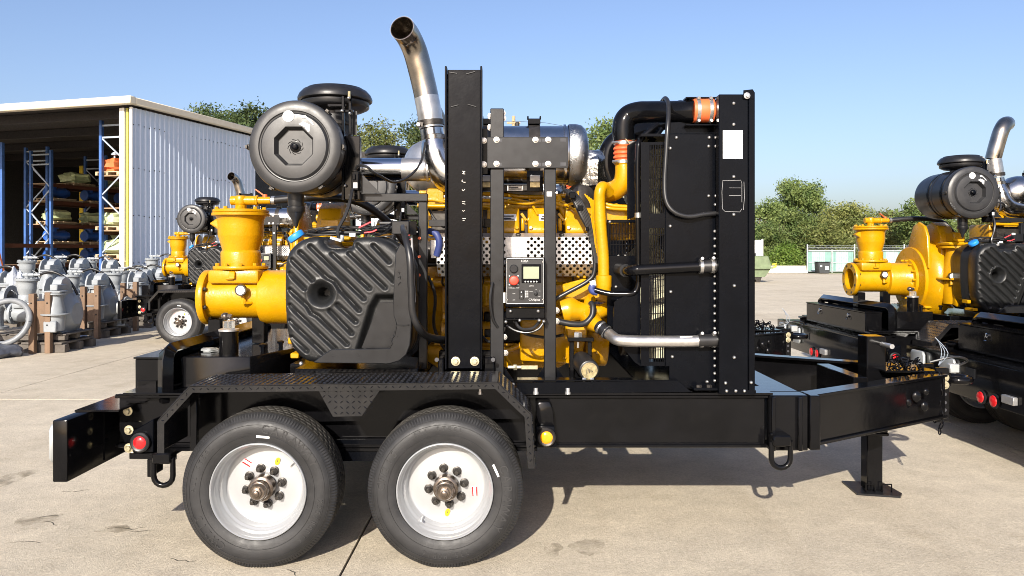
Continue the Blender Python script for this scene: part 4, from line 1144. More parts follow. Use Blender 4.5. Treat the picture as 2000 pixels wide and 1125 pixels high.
tp('tongue_crossmember', MB().box(2.18,2.27,4.90,5.50,.56,.80), 'black_gloss', bevel=.004)
jk = tp('jack', MB().box(2.37,2.50,5.13,5.27,.535,1.035), 'black_gloss', bevel=.006)
sp('jack_crank', MB().cyl((2.47,5.128,.985),(2.47,4.99,.985),.016,12), 'galvanised', jk)
sp('jack_collar', MB().box(2.355,2.515,5.12,5.28,.37,.39).box(2.36,2.51,5.125,5.275,.391,.534), 'black_gloss', jk, bevel=.004)
sp('jack_leg', MB().box(2.383,2.487,5.15,5.25,.016-LIFT,.40), 'black_gloss', jk, bevel=.006)
sp('jack_foot', MB().prism_z([(2.29,5.10),(2.55,5.04),(2.59,5.10),(2.58,5.34),(2.31,5.38)], .001-LIFT, .014-LIFT), 'grey_satin', jk)
for x in (2.39, 2.50): sp('foot_loop', MB().tube([(x-.03,5.12,.014-LIFT),(x-.03,5.12,.05),(x+.03,5.12,.05),(x+.03,5.12,.014-LIFT)], .006, 6), 'black_gloss', jk)
sp('jack_rod', MB().tube([(2.50,5.3,.42),(2.66,5.42,.40),(2.72,5.44,.46),(2.76,5.42,.42)], .016, 8, 4), 'black_gloss', jk)
cp = tp('coupler', MB().box(2.795,2.815,5.03,5.37,.50,.815).box(2.816,2.905,5.10,5.12,.47,.83).box(2.816,2.905,5.28,5.30,.47,.83), 'black_gloss', bevel=.004)
for z in (.765,.715): inst('bolt', bolt_big, cp, (2.875,5.098,z))
for z in (.655,.60,.55): sp('pin_hole', MB().cyl((2.875,5.0995,z),(2.875,5.097,z),.011,12), 'ink', cp)
sp('lunette_ring', MB().tube([Vector((3.01+.075*math.cos(2*math.pi*k/20), 5.2+.075*math.sin(2*math.pi*k/20), .74)) for k in range(21)], .027, 12, cap=False).box(2.88,2.945,5.15,5.25,.70,.79), 'black_gloss', cp, bevel=0)
sp('breakaway_box', MB().box(2.91,2.975,5.10,5.15,.795,.855), 'plate_alu', cp, bevel=.006)
pigtail = [MB().tube([(2.86,5.15,.84),(2.87+.01*k,5.13-.02*k,.93),(2.845-.012*k,5.12,1.0+.015*k)], .0022, 5, 4) for k in range(3)]
for m_ in pigtail: sp('pigtail_wire', m_, 'rack_lacing', cp)
sp('cable_loop', MB().tube([(2.80,5.15,.86),(2.95,5.12,.90),(3.06,5.16,.87),(3.0,5.2,.82)], .008, 8, 5), 'hose', cp)
def link_mesh():
    pts = []
    for k in range(13):
        a = 2*math.pi*k/12
        pts.append(Vector((.010*math.cos(a), 0, .013*math.sin(a) + (.009 if math.sin(a) > 0 else -.009))))
    return MB().tube(pts, .0045, 6, cap=False).mesh('chain_link', 'black_gloss')
lk = link_mesh()
ch = bpy.data.objects.new('safety_chain', None); COL.objects.link(ch); ch.parent = T
rnd = random.Random(9)
cpts = []
for x, y, z0, n in ((2.73,5.00,.80,9),(2.775,4.985,.80,11),(2.70,5.01,.80,5)):
    for k in range(n):
        cpts.append(((x+.012*math.sin(k), y-.012, z0-.036*k), (rnd.uniform(-.3,.3), rnd.uniform(-.3,.3), math.pi/2*(k%2)+.4)))
for k in range(34):
    cpts.append(((2.60+rnd.uniform(-.09,.14), 5.10+rnd.uniform(-.05,.05), .845+rnd.uniform(-.02,.05)), (rnd.uniform(0,3), rnd.uniform(0,3), rnd.uniform(0,3))))
for p, r_ in cpts: inst('chain_link', lk, ch, p, r_)
tp('tongue_shelf', MB().box(2.45,2.78,5.04,5.36,.809,.82), 'black_gloss', bevel=.002)

def bead_run(par, a, b, r=.005):
    a, b = Vector(a), Vector(b); n_ = max(6, int((b-a).length/.012)); rnd_ = random.Random(int(a.x*1000))
    sp('weld_bead', MB().tube([a.lerp(b, k/n_) for k in range(n_+1)], [r*rnd_.uniform(.75,1.25) for k in range(n_+1)], 6), 'black_gloss', par)
bead_run(rail, (1.427,4.246,.51), (1.427,4.246,.80)); bead_run(rail, (1.60,4.246,.51), (1.60,4.246,.80))
bead_run(rail, (.16,4.27,.536), (1.40,4.27,.536), .004); bead_run(rail, (.16,4.27,.788), (1.40,4.27,.788), .004)
bead_run(bm_, (-2.256,4.25,.45), (-2.256,4.25,.74)); bead_run(rail, (-2.19,4.246,.81), (-1.95,4.246,.81))
bead_run(cp, (2.797,5.028,.51), (2.797,5.028,.81)); bead_run(jk, (2.37,5.128,.81), (2.50,5.128,.81))
# --- pump on the rear deck
pump(T, 'yellow')

# --- fuel tank with pressed grooves
def zt(zx, zy): return (540+zx/3.75, 430+zy/3.75)
def tank():
    Y = 4.12
    outline = [(55,330),(62,285),(80,235),(110,195),(150,160),(200,135),(250,122),(300,118),(325,128),(345,160),(360,188),(385,203),(450,207),(520,205),(545,190),(556,150),(575,130),(610,122),(700,120),(760,132),(820,160),(880,205),(930,250),(965,300),(982,360),(986,500),(986,850),(975,920),(945,985),(900,1025),(840,1045),(700,1050),(400,1050),(250,1047),(190,1025),(140,980),(100,920),(75,850),(60,740),(53,600),(52,450)]
    poly = np.array([[XX(*(zt(a,b)[0],Y)), ZZ(zt(a,b)[1],Y)] for a,b in outline])
    # soften the outline
    for _ in range(2):
        nx = np.roll(poly, -1, 0); q = np.empty((len(poly)*2, 2)); q[0::2] = poly*.75+nx*.25; q[1::2] = poly*.25+nx*.75; poly = q
    ribs = [[(170,235),(375,425),(425,450),(475,520),(605,660)],[(245,190),(640,575)],[(405,245),(680,500)],[(530,240),(795,495)],[(590,180),(860,445)],[(710,185),(825,305)],
            [(110,290),(265,440)],[(95,390),(205,500)],[(95,510),(225,630),(255,680),(300,705),(515,910)],[(95,625),(430,945)],[(95,740),(345,975)],[(110,860),(220,960)],[(390,665),(550,830)],[(445,620),(580,745)]]
    ribs = [np.array([[XX(zt(a,b)[0],Y), ZZ(zt(a,b)[1],Y)] for a,b in r]) for r in ribs]
    x0, x1, z0, z1 = poly[:,0].min()-.012, poly[:,0].max()+.012, poly[:,1].min()-.012, poly[:,1].max()+.012
    st = .0052
    gx, gz = np.meshgrid(np.arange(x0, x1, st), np.arange(z0, z1, st), indexing='ij')
    Pt = np.stack([gx, gz], -1).reshape(-1, 2)
    def segdist(p, a, b):
        ab = b-a; t = np.clip(((p-a)@ab)/(ab@ab), 0, 1); pr = a+t[:,None]*ab
        return np.linalg.norm(p-pr, axis=1), pr
    best = np.full(len(Pt), 9.); near = np.zeros_like(Pt); inside = np.zeros(len(Pt), bool)
    n = len(poly)
    for i in range(n):
        a, b = poly[i], poly[(i+1)%n]
        d, pr = segdist(Pt, a, b)
        m = d < best; best[m] = d[m]; near[m] = pr[m]
        cr = (a[1] > Pt[:,1]) != (b[1] > Pt[:,1])
        xi = (b[0]-a[0])*(Pt[:,1]-a[1])/(b[1]-a[1]+1e-12)+a[0]
        inside ^= cr & (Pt[:,0] < xi)
    # heights (depth into the tank, positive = away from the viewer)
    RD = .045
    dd = np.clip(best, 0, RD)
    h = np.where(inside, RD-np.sqrt(np.maximum(RD**2-(RD-dd)**2, 0)), RD)
    h = h*.9
    for r in ribs:
        d = np.full(len(Pt), 9.)
        for a, b in zip(r[:-1], r[1:]):
            d = np.minimum(d, segdist(Pt, a, b)[0])
        t = np.clip(1-d/.0165, 0, 1); t = t*t*(3-2*t)
        h += .0175*t
        t2 = np.clip(1-np.abs(d-.021)/.008, 0, 1)
        h -= .0016*t2
    hc = np.array([XX(zt(330,540)[0],Y), ZZ(zt(330,540)[1],Y)])
    d = np.linalg.norm(Pt-hc, axis=1)
    t = np.clip((.074-d)/.050, 0, 1); h += .05*t*t*(3-2*t); t = np.clip((.034-d)/.014, 0, 1); h += .09*t*t*(3-2*t)
    h -= .004*np.clip(1-np.abs(d-.08)/.012, 0, 1)
    # step back in the lower corner
    stp = np.array([[XX(zt(a,b)[0],Y), ZZ(zt(a,b)[1],Y)] for a,b in [(735,560),(1200,560),(1200,1100),(575,1100),(600,940),(690,640)]])
    ins = np.zeros(len(Pt), bool); sb = np.full(len(Pt), 9.)
    for i in range(len(stp)):
        a, b = stp[i], stp[(i+1)%len(stp)]
        cr = (a[1] > Pt[:,1]) != (b[1] > Pt[:,1]); xi = (b[0]-a[0])*(Pt[:,1]-a[1])/(b[1]-a[1]+1e-12)+a[0]
        ins ^= cr & (Pt[:,0] < xi); sb = np.minimum(sb, segdist(Pt, a, b)[0])
    sd = np.where(ins, sb, -sb); t = np.clip((sd+.018)/.036, 0, 1); h += .05*t*t*(3-2*t)
    nxn, nzn = gx.shape
    idx = np.arange(nxn*nzn).reshape(nxn, nzn); I = inside.reshape(nxn, nzn)
    any_in = I[:-1,:-1] | I[1:,:-1] | I[:-1,1:] | I[1:,1:]
    pos = Pt.copy(); out = ~inside; pos[out] = near[out]
    V = np.stack([pos[:,0], Y + h, pos[:,1]], 1)
    ii, jj = np.nonzero(any_in)
    Fq = np.stack([idx[ii,jj], idx[ii+1,jj], idx[ii+1,jj+1], idx[ii,jj+1]], 1)
    used = np.unique(Fq); mp = -np.ones(len(V), int); mp[used] = np.arange(len(used))
    me = bpy.data.meshes.new('fuel_tank')
    V = V[used] - np.array(TO)
    me.from_pydata(V.tolist(), [], mp[Fq].tolist())
    bm = bmesh.new(); bm.from_mesh(me)
    bmesh.ops.remove_doubles(bm, verts=bm.verts, dist=.0004)
    def ext(dy, sc_):
        es = [e for e in bm.edges if e.is_boundary]
        r = bmesh.ops.extrude_edge_only(bm, edges=es)
        vs = [g_ for g_ in r['geom'] if isinstance(g_, bmesh.types.BMVert)]
        cx = poly[:,0].mean()-TO[0]; cz = poly[:,1].mean()-TO[2]
        for v in vs:
            v.co.y += dy; v.co.x = cx+(v.co.x-cx)*sc_; v.co.z = cz+(v.co.z-cz)*sc_
    for dy, s_ in ((.10,1.004),(.008,.985),(.012,1),(.008,1.016),(.09,1.0),(.006,1.02),(.012,1),(.006,.98),(.12,1.0),(.05,.96),(.01,.86)): ext(dy, s_)
    bm.normal_update()
    for f in bm.faces: f.smooth = True
    bm.to_mesh(me); bm.free()
    me.set_sharp_from_angle(angle=R(50))
    me.materials.append(MAT['tank_plastic'])
    return link('fuel_tank', me, T)
tk = tank()
cc_ = P(582, 467, 4.24)
sp('filler_cap', MB().lathe([(.045,0),(.047,.004),(.047,.03),(.04,.036)], cc_, (-.55,-.1,.8), 12), 'blue_cap', tk, bevel=.002)
tb2 = tp('tank_bracket', MB().pprism([zt(*q) for q in [(905,170),(872,240),(860,420),(855,600),(858,700),(880,765),(828,938),(400,946),(340,985),(268,1040),(300,1046),(830,1050),(900,1030),(950,985),(978,910),(988,780),(990,330),(970,250),(940,195)]], 4.075, .012), 'grey_satin', bevel=.004)
sp('bracket_step', MB().pprism([zt(*q) for q in [(752,603),(870,600),(878,770),(832,936),(622,938)]], 4.125, .006), 'grey_satin', tb2, bevel=.001)
sp('weld_seam', MB().tube([P(*zt(a,b),4.073) for a,b in [(826,936),(846,905),(835,870),(862,850),(880,768)]], .0032, 6).tube([P(*zt(a,b),4.073) for a,b in [(892,768),(935,772),(972,766)]], .003, 6), 'grey_satin', tb2)
sp('stamped_letters', MB().tube([P(*zt(a,b),4.073) for a,b in [(890,378),(905,382),(897,395)]], .002, 5).tube([P(*zt(a,b),4.073) for a,b in [(888,418),(908,412),(905,432)]], .002, 5).tube([P(*zt(a,b),4.073) for a,b in [(892,460),(908,452),(890,476)]], .002, 5), 'grey_satin', tb2)
sp('bracket_leg', MB().pbox(567,583,690,700,4.2,.15).pbox(562,574,660,672,4.25,.1), 'yellow', tb2, bevel=.004)
sp('drain_plug', MB().sphere(P(588,710,4.10), .012, 10, 6), 'zinc', tb2)
tp('tank_cradle', MB().box(-1.2,-.52,4.24,4.72,.925,.955), 'black_satin', bevel=.003)

# --- lifting mast (channel open towards the viewer)
m = MB(); Ym = 4.34
x0, x1 = XX(869,Ym), XX(942,Ym); zb, zt_ = ZZ(722,Ym), ZZ(130,Ym)
m.box(x0+.012,x1-.012,Ym+.03,Ym+.042,zb,zt_-.012)
m.box(x0,x0+.0115,Ym-.012,Ym+.10,zb,zt_); m.box(x1-.0115,x1,Ym-.012,Ym+.10,zb,zt_)
ms_ = tp('mast', m, 'black_satin', bevel=.003)
sp('mast_back', MB().box(x0+.013,x1-.013,Ym+.101,Ym+.109,zb,zt_-.02), 'black_gloss', ms_)
sp('mast_foot', MB().box(x0-.045,x1+.075,Ym+.12,Ym+.14,.826,1.03).box(x0-.04,x0-.006,Ym-.01,Ym+.118,.826,1.0).box(x1+.006,x1+.07,Ym+.045,Ym+.118,.826,1.0), 'black_gloss', ms_, bevel=.008)
for px in (890, 927): bolt(ms_, px, 706, Ym+.028, bolt_big)
for px in (853, 963): sp('lug_hole', MB().cyl(P(px,703,Ym-.0112)+Vector((0,.0,0)), P(px,703,Ym-.014), .012, 14), 'ink', ms_)
def bead(zx, zy):
    return P(880+zx/8.04, 310+zy/8.04, Ym+.029)
for lines in ([[(185,200),(230,205),(205,225),(185,240),(230,245)]], [[(190,335),(175,355),(200,372),(235,375)]], [[(180,485),(198,510),(225,482)]], [[(180,680),(230,680)],[(185,705),(232,718)]], [[(185,815),(200,832),(222,812)]], [[(185,940),(240,945)],[(190,972),(220,972)]]):
    wl_ = MB()
    for line in lines: wl_.tube([bead(*q) for q in line], .0026, 6)
    sp('weld_letter', wl_, 'zinc', ms_)
for pl_ in ([(612+0,398),(655,405)], [(705,408),(752,395)], [(622,588),(662,578)], [(712,574),(760,588)]):
    q = [P(660+a/2.813, b/2.813, Ym+.028) for a, b in pl_]
    sp('weld_scar', MB().tube(q, .004, 6), 'grey_satin', ms_)

# --- service frame of square tube beside the mast
sf = tp('service_frame', MB().pbox(692,835,378.5,394,4.50,.045), 'grey_satin', bevel=.004)
sp('frame_post', MB().pbox(817,834,395,722,4.50,.045), 'grey_satin', sf, bevel=.004)
sp('rear_bar', MB().beam(P(838,437,4.56), P(872,437,4.56), .05, .04), 'grey_satin', sf, bevel=.003)
jb = tp('junction_box', MB().pbox(765,799,432,458,4.40,.07), 'grey_satin', bevel=.004)
sp('box_back', MB().pbox(799.5,812,433,459,4.41,.05), 'black_satin', jb)
for k in range(3):
    sp('cable_gland', MB().cyl(P(764.5,437+k*8,4.43), P(742,437+k*8,4.43), .012, 10), 'hose', jb)
tp('battery_plate', MB().pbox(806,818,455,610,4.52,.02), 'black_satin', bevel=.002)
for k, py in enumerate((466,502,538)): tp('terminal', MB().cyl(P(819,py,4.48), P(819,py,4.52), .009, 8), 'orange_silicone')
tp('gas_strut', MB().tube([P(804,464,4.06),P(806,500,4.06),P(810,590,4.07)], .006, 8), 'galvanised')
tp('fuel_hose', MB().tube([P(788,445,4.30),P(791,460,4.12),P(800,500,4.04),P(803,560,4.04),P(806,610,4.05),P(818,640,4.08),P(836,657,4.2),P(872,664,4.42)], .019, 12, 8), 'hose')
tp('fuel_hose', MB().tube([P(808,560,4.10),P(809,620,4.10),P(822,650,4.16),P(845,664,4.3),P(872,669,4.44)], .013, 10, 6), 'hose')
# cable bundle over the tank
rnd = random.Random(17)
cb = tp('cable_bundle', MB().tube([P(592,458,4.38),P(640,454,4.36),P(700,455,4.36),P(745,449,4.40),P(768,444,4.42)], .011, 8, 5), 'hose')
for k in range(9):
    q = [P(590+rnd.uniform(-6,20), 455+rnd.uniform(-6,8), 4.36+rnd.uniform(-.05,.05))]
    for px in (640, 690, 735): q.append(P(px+rnd.uniform(-10,10), 452+rnd.uniform(-9,9), 4.36+rnd.uniform(-.05,.05)))
    q.append(P(765, 436+rnd.uniform(0,18), 4.42))
    sp('cable', MB().tube(q, rnd.uniform(.003,.006), 6, 6), 'hose', cb)
for q in ([(701,445),(712,440),(724,434)], [(711,455),(727,453),(736,449)]):
    sp('red_cable', MB().tube([P(a,b,4.29) for a,b in q], .005, 6, 3), 'red_wire', cb)
for a, b in ((688,459),(731,431)): sp('cable_tag', MB().pbox(a-6,a+6,b-3.5,b+3.5,4.28,.01), 'white_label', cb, bevel=.002)
sp('cable', MB().tube([P(663,470,4.30),P(660,450,4.30),P(675,420,4.32),P(683,395,4.34),P(688,370,4.38)], .010, 8, 6), 'hose', cb)
sp('cable', MB().tube([P(682,380,4.36),P(690,420,4.36),P(720,440,4.36),P(745,452,4.38)], .004, 6, 6), 'hose', cb)
tp('tank_valve', MB().beam(P(645,464,4.25),P(668,471,4.25),.02,.018).cyl(P(668,472,4.25),P(668,459,4.25),.012,8), 'galvanised', bevel=.003)

# --- air cleaner
fc = P(575, 286, 4.22); fr = .256
ac = tp('air_cleaner', MB().lathe([(.20,-.70),(.228,-.68),(.238,-.62),(.240,-.36),(.244,-.355),(.244,-.335),(.240,-.33),(.240,-.10),(.248,-.095),(.248,-.06)], fc, (0,-1,0), 72), 'filter_body')
ld_ = MB().lathe([(.252,-.092),(.258,-.085),(.259,-.03),(.252,-.010),(.236,0),(.212,.003),(.198,.003),(.193,-.004),(.188,-.005),(.184,.004),(.176,.012),(.150,.0155),(.118,.016)], fc, (0,-1,0), 96, cap=False)
# octagon recess
def octa(r, h, o=math.pi/8): return [fc+Vector((r*math.cos(o+k*math.pi/4), -h, r*math.sin(o+k*math.pi/4))) for k in range(8)]
seg = 96
u = Vector((0,-1,0)).cross(Vector((0,0,1))).normalized()
o1, o2 = octa(.116,.016), octa(.100,-.022)
ringv = [fc+Vector((.1185*math.cos(math.pi/8+2*math.pi*k/48), -.016, .1185*math.sin(math.pi/8+2*math.pi*k/48))) for k in range(48)]
ro = [o1[(k//6)].lerp(o1[(k//6+1)%8], (k%6)/6) for k in range(48)]
ld_.add(ringv+ro, [(k,(k+1)%48,48+(k+1)%48,48+k) for k in range(48)])
ld_.add(o1+o2, [(k,(k+1)%8,8+(k+1)%8,8+k) for k in range(8)])
ld_.add(o2, [tuple(range(8))])
lid = sp('lid', ld_, 'filter_plastic', ac, ang=25)
sp('lid_nut', MB().lathe([(.030,-.021),(.030,-.017),(.027,-.0165)], fc, (0,-1,0), 28).lathe([(.017,-.0165),(.017,.0),(.012,.003),(.006,.003)], fc, (0,-1,0), 20), 'black_satin', ac)
vn = MB()
for k in range(9):
    a = k*2*math.pi/9
    vn.tube([fc+Vector(((.034+.010*t)*math.cos(a+t*.6), .0205, (.034+.010*t)*math.sin(a+t*.6))) for t in (0,.33,.66,1)], .0016, 5)
sp('lid_vanes', vn, 'black_satin', ac)
c = P(565, 228, 4.22)
sp('round_label', MB().lathe([(.001,.0045),(.031,.0045)], Vector((c.x, fc.y-.0145, c.z+.0)), (0,-1,0), 32, cap=False), 'white_label', ac)
for q in ([(452,285),(470,280),(525,335),(535,350),(528,352),(505,325),(475,300),(447,300)], [(425,345),(455,328),(505,350),(503,400),(490,400),(470,370)]):
    pts = [(XX(470+a/3.75,4.20), ZZ(150+b/3.75,4.20)) for a,b in q]
    sp('torn_label', MB().prism(pts, 4.2015, 4.2022), 'white_label', ac)
for k, a in enumerate((R(48), R(0), R(-58), R(-120), R(180))):
    q = fc + Vector((.262*math.cos(a), .05, .262*math.sin(a)))
    M = Matrix.Rotation(-a, 3, 'Y')
    sp('clip', MB().obox(q, (.012,.06,.03), M).obox(q+M@Vector((.006,-.035,0)), (.012,.02,.02), M), 'dark_steel', ac, bevel=.002)
for hh in (.16, .40):
    sp('band', MB().lathe([(.2405,-.012),(.2445,-.012),(.2445,.012),(.2405,.012)], fc+Vector((0,hh,0)), (0,-1,0), 64, closed=True), 'black_satin', ac)
# dust valve
dv = P(578, 372, 4.36)
sp('dust_spout', MB().lathe([(.046,.09),(.046,-.06),(.043,-.09),(.049,-.095),(.050,-.12),(.044,-.13)], dv, (0,0,1), 28), 'filter_body', ac)
sp('dust_valve', MB().lathe([(.044,0),(.036,-.02),(.018,-.045),(.012,-.07),(.004,-.085)], dv+Vector((0,0,-.13)), (0,0,1), 20), 'hose', ac)
# intake neck and rain cap
nc = Vector((-1.07, 4.65, 0))
sp('intake_neck', MB().lathe([(.105,2.30),(.105,2.455),(.125,2.47)], nc, (0,0,1), 36), 'filter_body', ac)
sp('rain_cap', MB().lathe([(.10,2.44),(.165,2.452),(.198,2.468),(.203,2.475),(.203,2.50),(.198,2.506),(.215,2.507),(.221,2.512),(.222,2.525),(.212,2.548),(.190,2.572),(.172,2.578),(.165,2.586),(.12,2.592),(.01,2.594)], nc, (0,0,1), 64), 'filter_body', ac)
sp('cap_bolts', MB().lathe([(.108,2.36),(.113,2.362),(.113,2.378),(.108,2.38)], nc, (0,0,1), 36, closed=True), 'dark_steel', ac)
# bracket behind the filter
fb = tp('filter_bracket', MB().pbox(673,703,266,390,4.43,.05), 'black_gloss', bevel=.003)
sp('bracket_rod', MB().pbox(667,672,188,392,4.42,.02).pbox(680.5,686,184,264,4.44,.02), 'black_satin', fb, bevel=.002)
sp('vent_tip', MB().cyl(P(682,193,4.43), P(682,179,4.43), .008, 8), 'brass_cap', fb)
sp('bracket_arm', MB().pbox(640,676,204,208,4.44,.02).pbox(655,690,215,219,4.44,.02), 'black_satin', fb)
sp('bracket_panel', MB().pbox(684,697,218,264,4.50,.01), 'grey_satin', fb)
for px, py in ((668,217),(674,363),(681,192),(683,222)): bolt(fb, px, py, 4.415, bolt_small)
sp('relay', MB().pbox(686,700,335,372,4.40,.028).pbox(688,694,340,352,4.39,.01), 'black_satin', fb, bevel=.003)
sp('relay_tag', MB().pbox(690,698,357,368,4.397,.003), 'print_white', fb)
sp('gusset', MB().pprism([(706,340),(742,377),(706,377)], 4.46, .01), 'grey_satin', fb)
tp('sensor_wire', MB().tube([P(694,332,4.40),P(700,324,4.38),P(716,326,4.36),P(728,336,4.38),P(742,344,4.44),P(770,357,4.6),P(800,345,4.7),P(822,318,4.8),P(831,280,4.85)], .008, 8, 6), 'hose')

# --- exhaust
ex = tp('exhaust_stack', MB().tube([P(843,252,4.95),P(838,218,4.95),P(833,192,4.95)], .079, 40, 4, cap=False, wall=.004), 'steel_pipe')
sp('stack_bend', MB().tube([P(833.5,193,4.95),P(828,168,4.95),P(820,135,4.94),P(810,100,4.92),P(797,72,4.86),P(785,56,4.77)], [.0785]*6, 40, 7, cap=False, wall=.004), 'heat_tint', ex)
sp('stack_clamp', MB().lathe([(.081,-.017),(.086,-.017),(.086,.017),(.081,.017)], P(842,243,4.95), Vector((-.1,0,1)), 40, closed=True).beam(P(818,244,4.87),P(826,246,4.87),.02,.03), 'dark_steel', ex)
sp('clamp_bolt', MB().hexa(P(818,246,4.86), (0,-1,0), .014, .03), 'zinc', ex)
sp('stack_elbow', MB().tube([P(843,254,4.95),P(846,275,4.95),P(851,300,4.95),P(862,328,4.95),P(885,348,4.95),P(925,352,4.95)], [.074,.074,.098,.11,.115,.115], 36, 6), 'muffler_skin', ex)
sp('elbow_collar', MB().lathe([(.074,0),(.079,.004),(.079,.03),(.074,.034)], P(847,276,4.95), Vector((-.08,0,1)), 36), 'heat_tint', ex)
tp('intake_duct', MB().tube([P(690,333,4.92),P(748,333,4.95),P(790,333,4.95)], .074, 36, 2).tube([P(790.5,333,4.95),P(842,333,4.95)], .0745, 36), 'chrome')
tp('duct_end', MB().tube([P(786,333,4.949),P(836,333,4.949)], .0755, 36).lathe([(.0757,0),(.080,.003),(.080,.012),(.0757,.015)], P(834,333,4.949), (1,0,0), 36), 'steel_pipe')
tp('far_muffler_end', MB().lathe([(.02,.04),(.12,.02),(.17,-.02),(.195,-.08),(.195,-.5)], P(818,326,5.45), (-.55,-.8,0), 40), 'steel_pipe')
ax_ = P(1000, 305, 4.98).z
mf = tp('muffler', MB().lathe([(.12,-.42),(.17,-.36),(.186,-.30),(.188,-.28),(.188,.36),(.186,.365)], (0,4.98,ax_), (1,0,0), 56), 'muffler_skin')
sp('muffler_seam', MB().lathe([(.1885,.33),(.198,.332),(.198,.345),(.1885,.347)], (0,4.98,ax_), (1,0,0), 56, closed=True), 'muffler_skin', mf)
sp('muffler_cap', MB().lathe([(.194,.362),(.200,.372),(.200,.41),(.192,.445),(.165,.475),(.11,.487),(.05,.49)], (0,4.98,ax_), (1,0,0), 56, cap=False), 'cap_mesh', mf)
for px in (1043, 955):
    xb_ = XX(px, 4.98)
    sp('muffler_band', MB().lathe([(.189,-.035),(.1935,-.035),(.1935,.035),(.189,.035)], (xb_,4.98,ax_), (1,0,0), 56, closed=True), 'dark_steel', mf)
    sp('band_latch', MB().box(xb_-.04,xb_+.04,4.93,5.03,ax_+.194,ax_+.23).box(xb_-.045,xb_-.035,4.95,5.0,ax_+.231,ax_+.25).box(xb_+.035,xb_+.045,4.95,5.0,ax_+.231,ax_+.25), 'black_satin', mf, bevel=.003)
    sp('band_tray', MB().box(xb_-.05,xb_+.05,4.79,4.80,ax_-.25,ax_-.12), 'black_satin', mf)
    sp('band_tab', MB().box(xb_-.032,xb_+.032,4.770,4.789,ax_-.19,ax_-.15), 'galvanised', mf, bevel=.002)
    sp('band_block', MB().box(xb_-.03,xb_+.03,4.772,4.789,ax_-.225,ax_-.195), 'brass_cap', mf)
tp('turbo_wrap', MB().add(*lump((.53,5.0,2.13), .11,.13,.13, 8, 22, 14, .10)), 'foil')
tp('turbo_outlet', MB().cyl((.6,5.0,2.1),(.72,5.0,2.1),.055,24), 'black_satin')

# --- bracket plate on two posts
Yp_ = 4.42
for (p0, p1, q0, q1) in ((957.5,984,212,740), (1063,1086,328,742)):
    ps = tp('panel_post', MB().pbox(p0,p1,q0,q1,Yp_,.065), 'grey_satin', bevel=.004)
    xa, xb = XX(p0,Yp_), XX(p1,Yp_)
    zq = .828
    sp('post_gusset', MB().prism([(xb+.001,zq+.002),(xb+.075,zq+.002),(xb+.001,zq+.11)], Yp_+.028, Yp_+.036).prism([(xa-.001,zq+.002),(xa-.075,zq+.002),(xa-.001,zq+.11)], Yp_+.028, Yp_+.036), 'black_satin', ps)
    sp('base_plate', MB().box(xa-.09,xb+.09,Yp_-.05,Yp_+.10,.8225,.8285), 'black_satin', ps)
    for dx in (-.055, .055): sp('anchor_nut', MB().hexa(((xa+xb)/2+dx*1.6,Yp_-.02,.829),(0,0,1),.014,.02).lathe([(.012,0),(.012,.02),(.016,.021),(.016,.034)], ((xa+xb)/2+dx*1.6, 4.234, .85), (0,-.1,-1), 12), 'galvanised', ps)
pl_ = tp('bracket_plate', MB().pbox(951,1110,268,329,4.40,.010), 'grey_satin', bevel=.003)
for px in (970,1046,1071):
    for py in (274,321): bolt(pl_, px, py, 4.399)
for px in (1100,):
    for py in (274,321): sp('slot', MB().pbox(px-5.5,px+5.5,py-3.3,py+3.3,4.3985,.001), 'ink', pl_)
for px in (977,1054,1064):
    for py in (274.5,321.5): sp('slot', MB().pbox(px-5,px+3,py-3,py+3,4.3988,.001), 'ink', pl_)
for py in (275.5,322): bolt(pl_, 945.5, py, 4.43)
sp('rear_plate', MB().pbox(938,952,252,340,4.435,.01), 'black_satin', pl_)
for py, dx in ((228,-12),(250,-13),(222,12),(232,13)): bolt(pl_, 970+dx, py, 4.46)
sp('plate_tag', MB().pbox(1068,1078,375,384,4.417,.002), 'white_label', pl_)

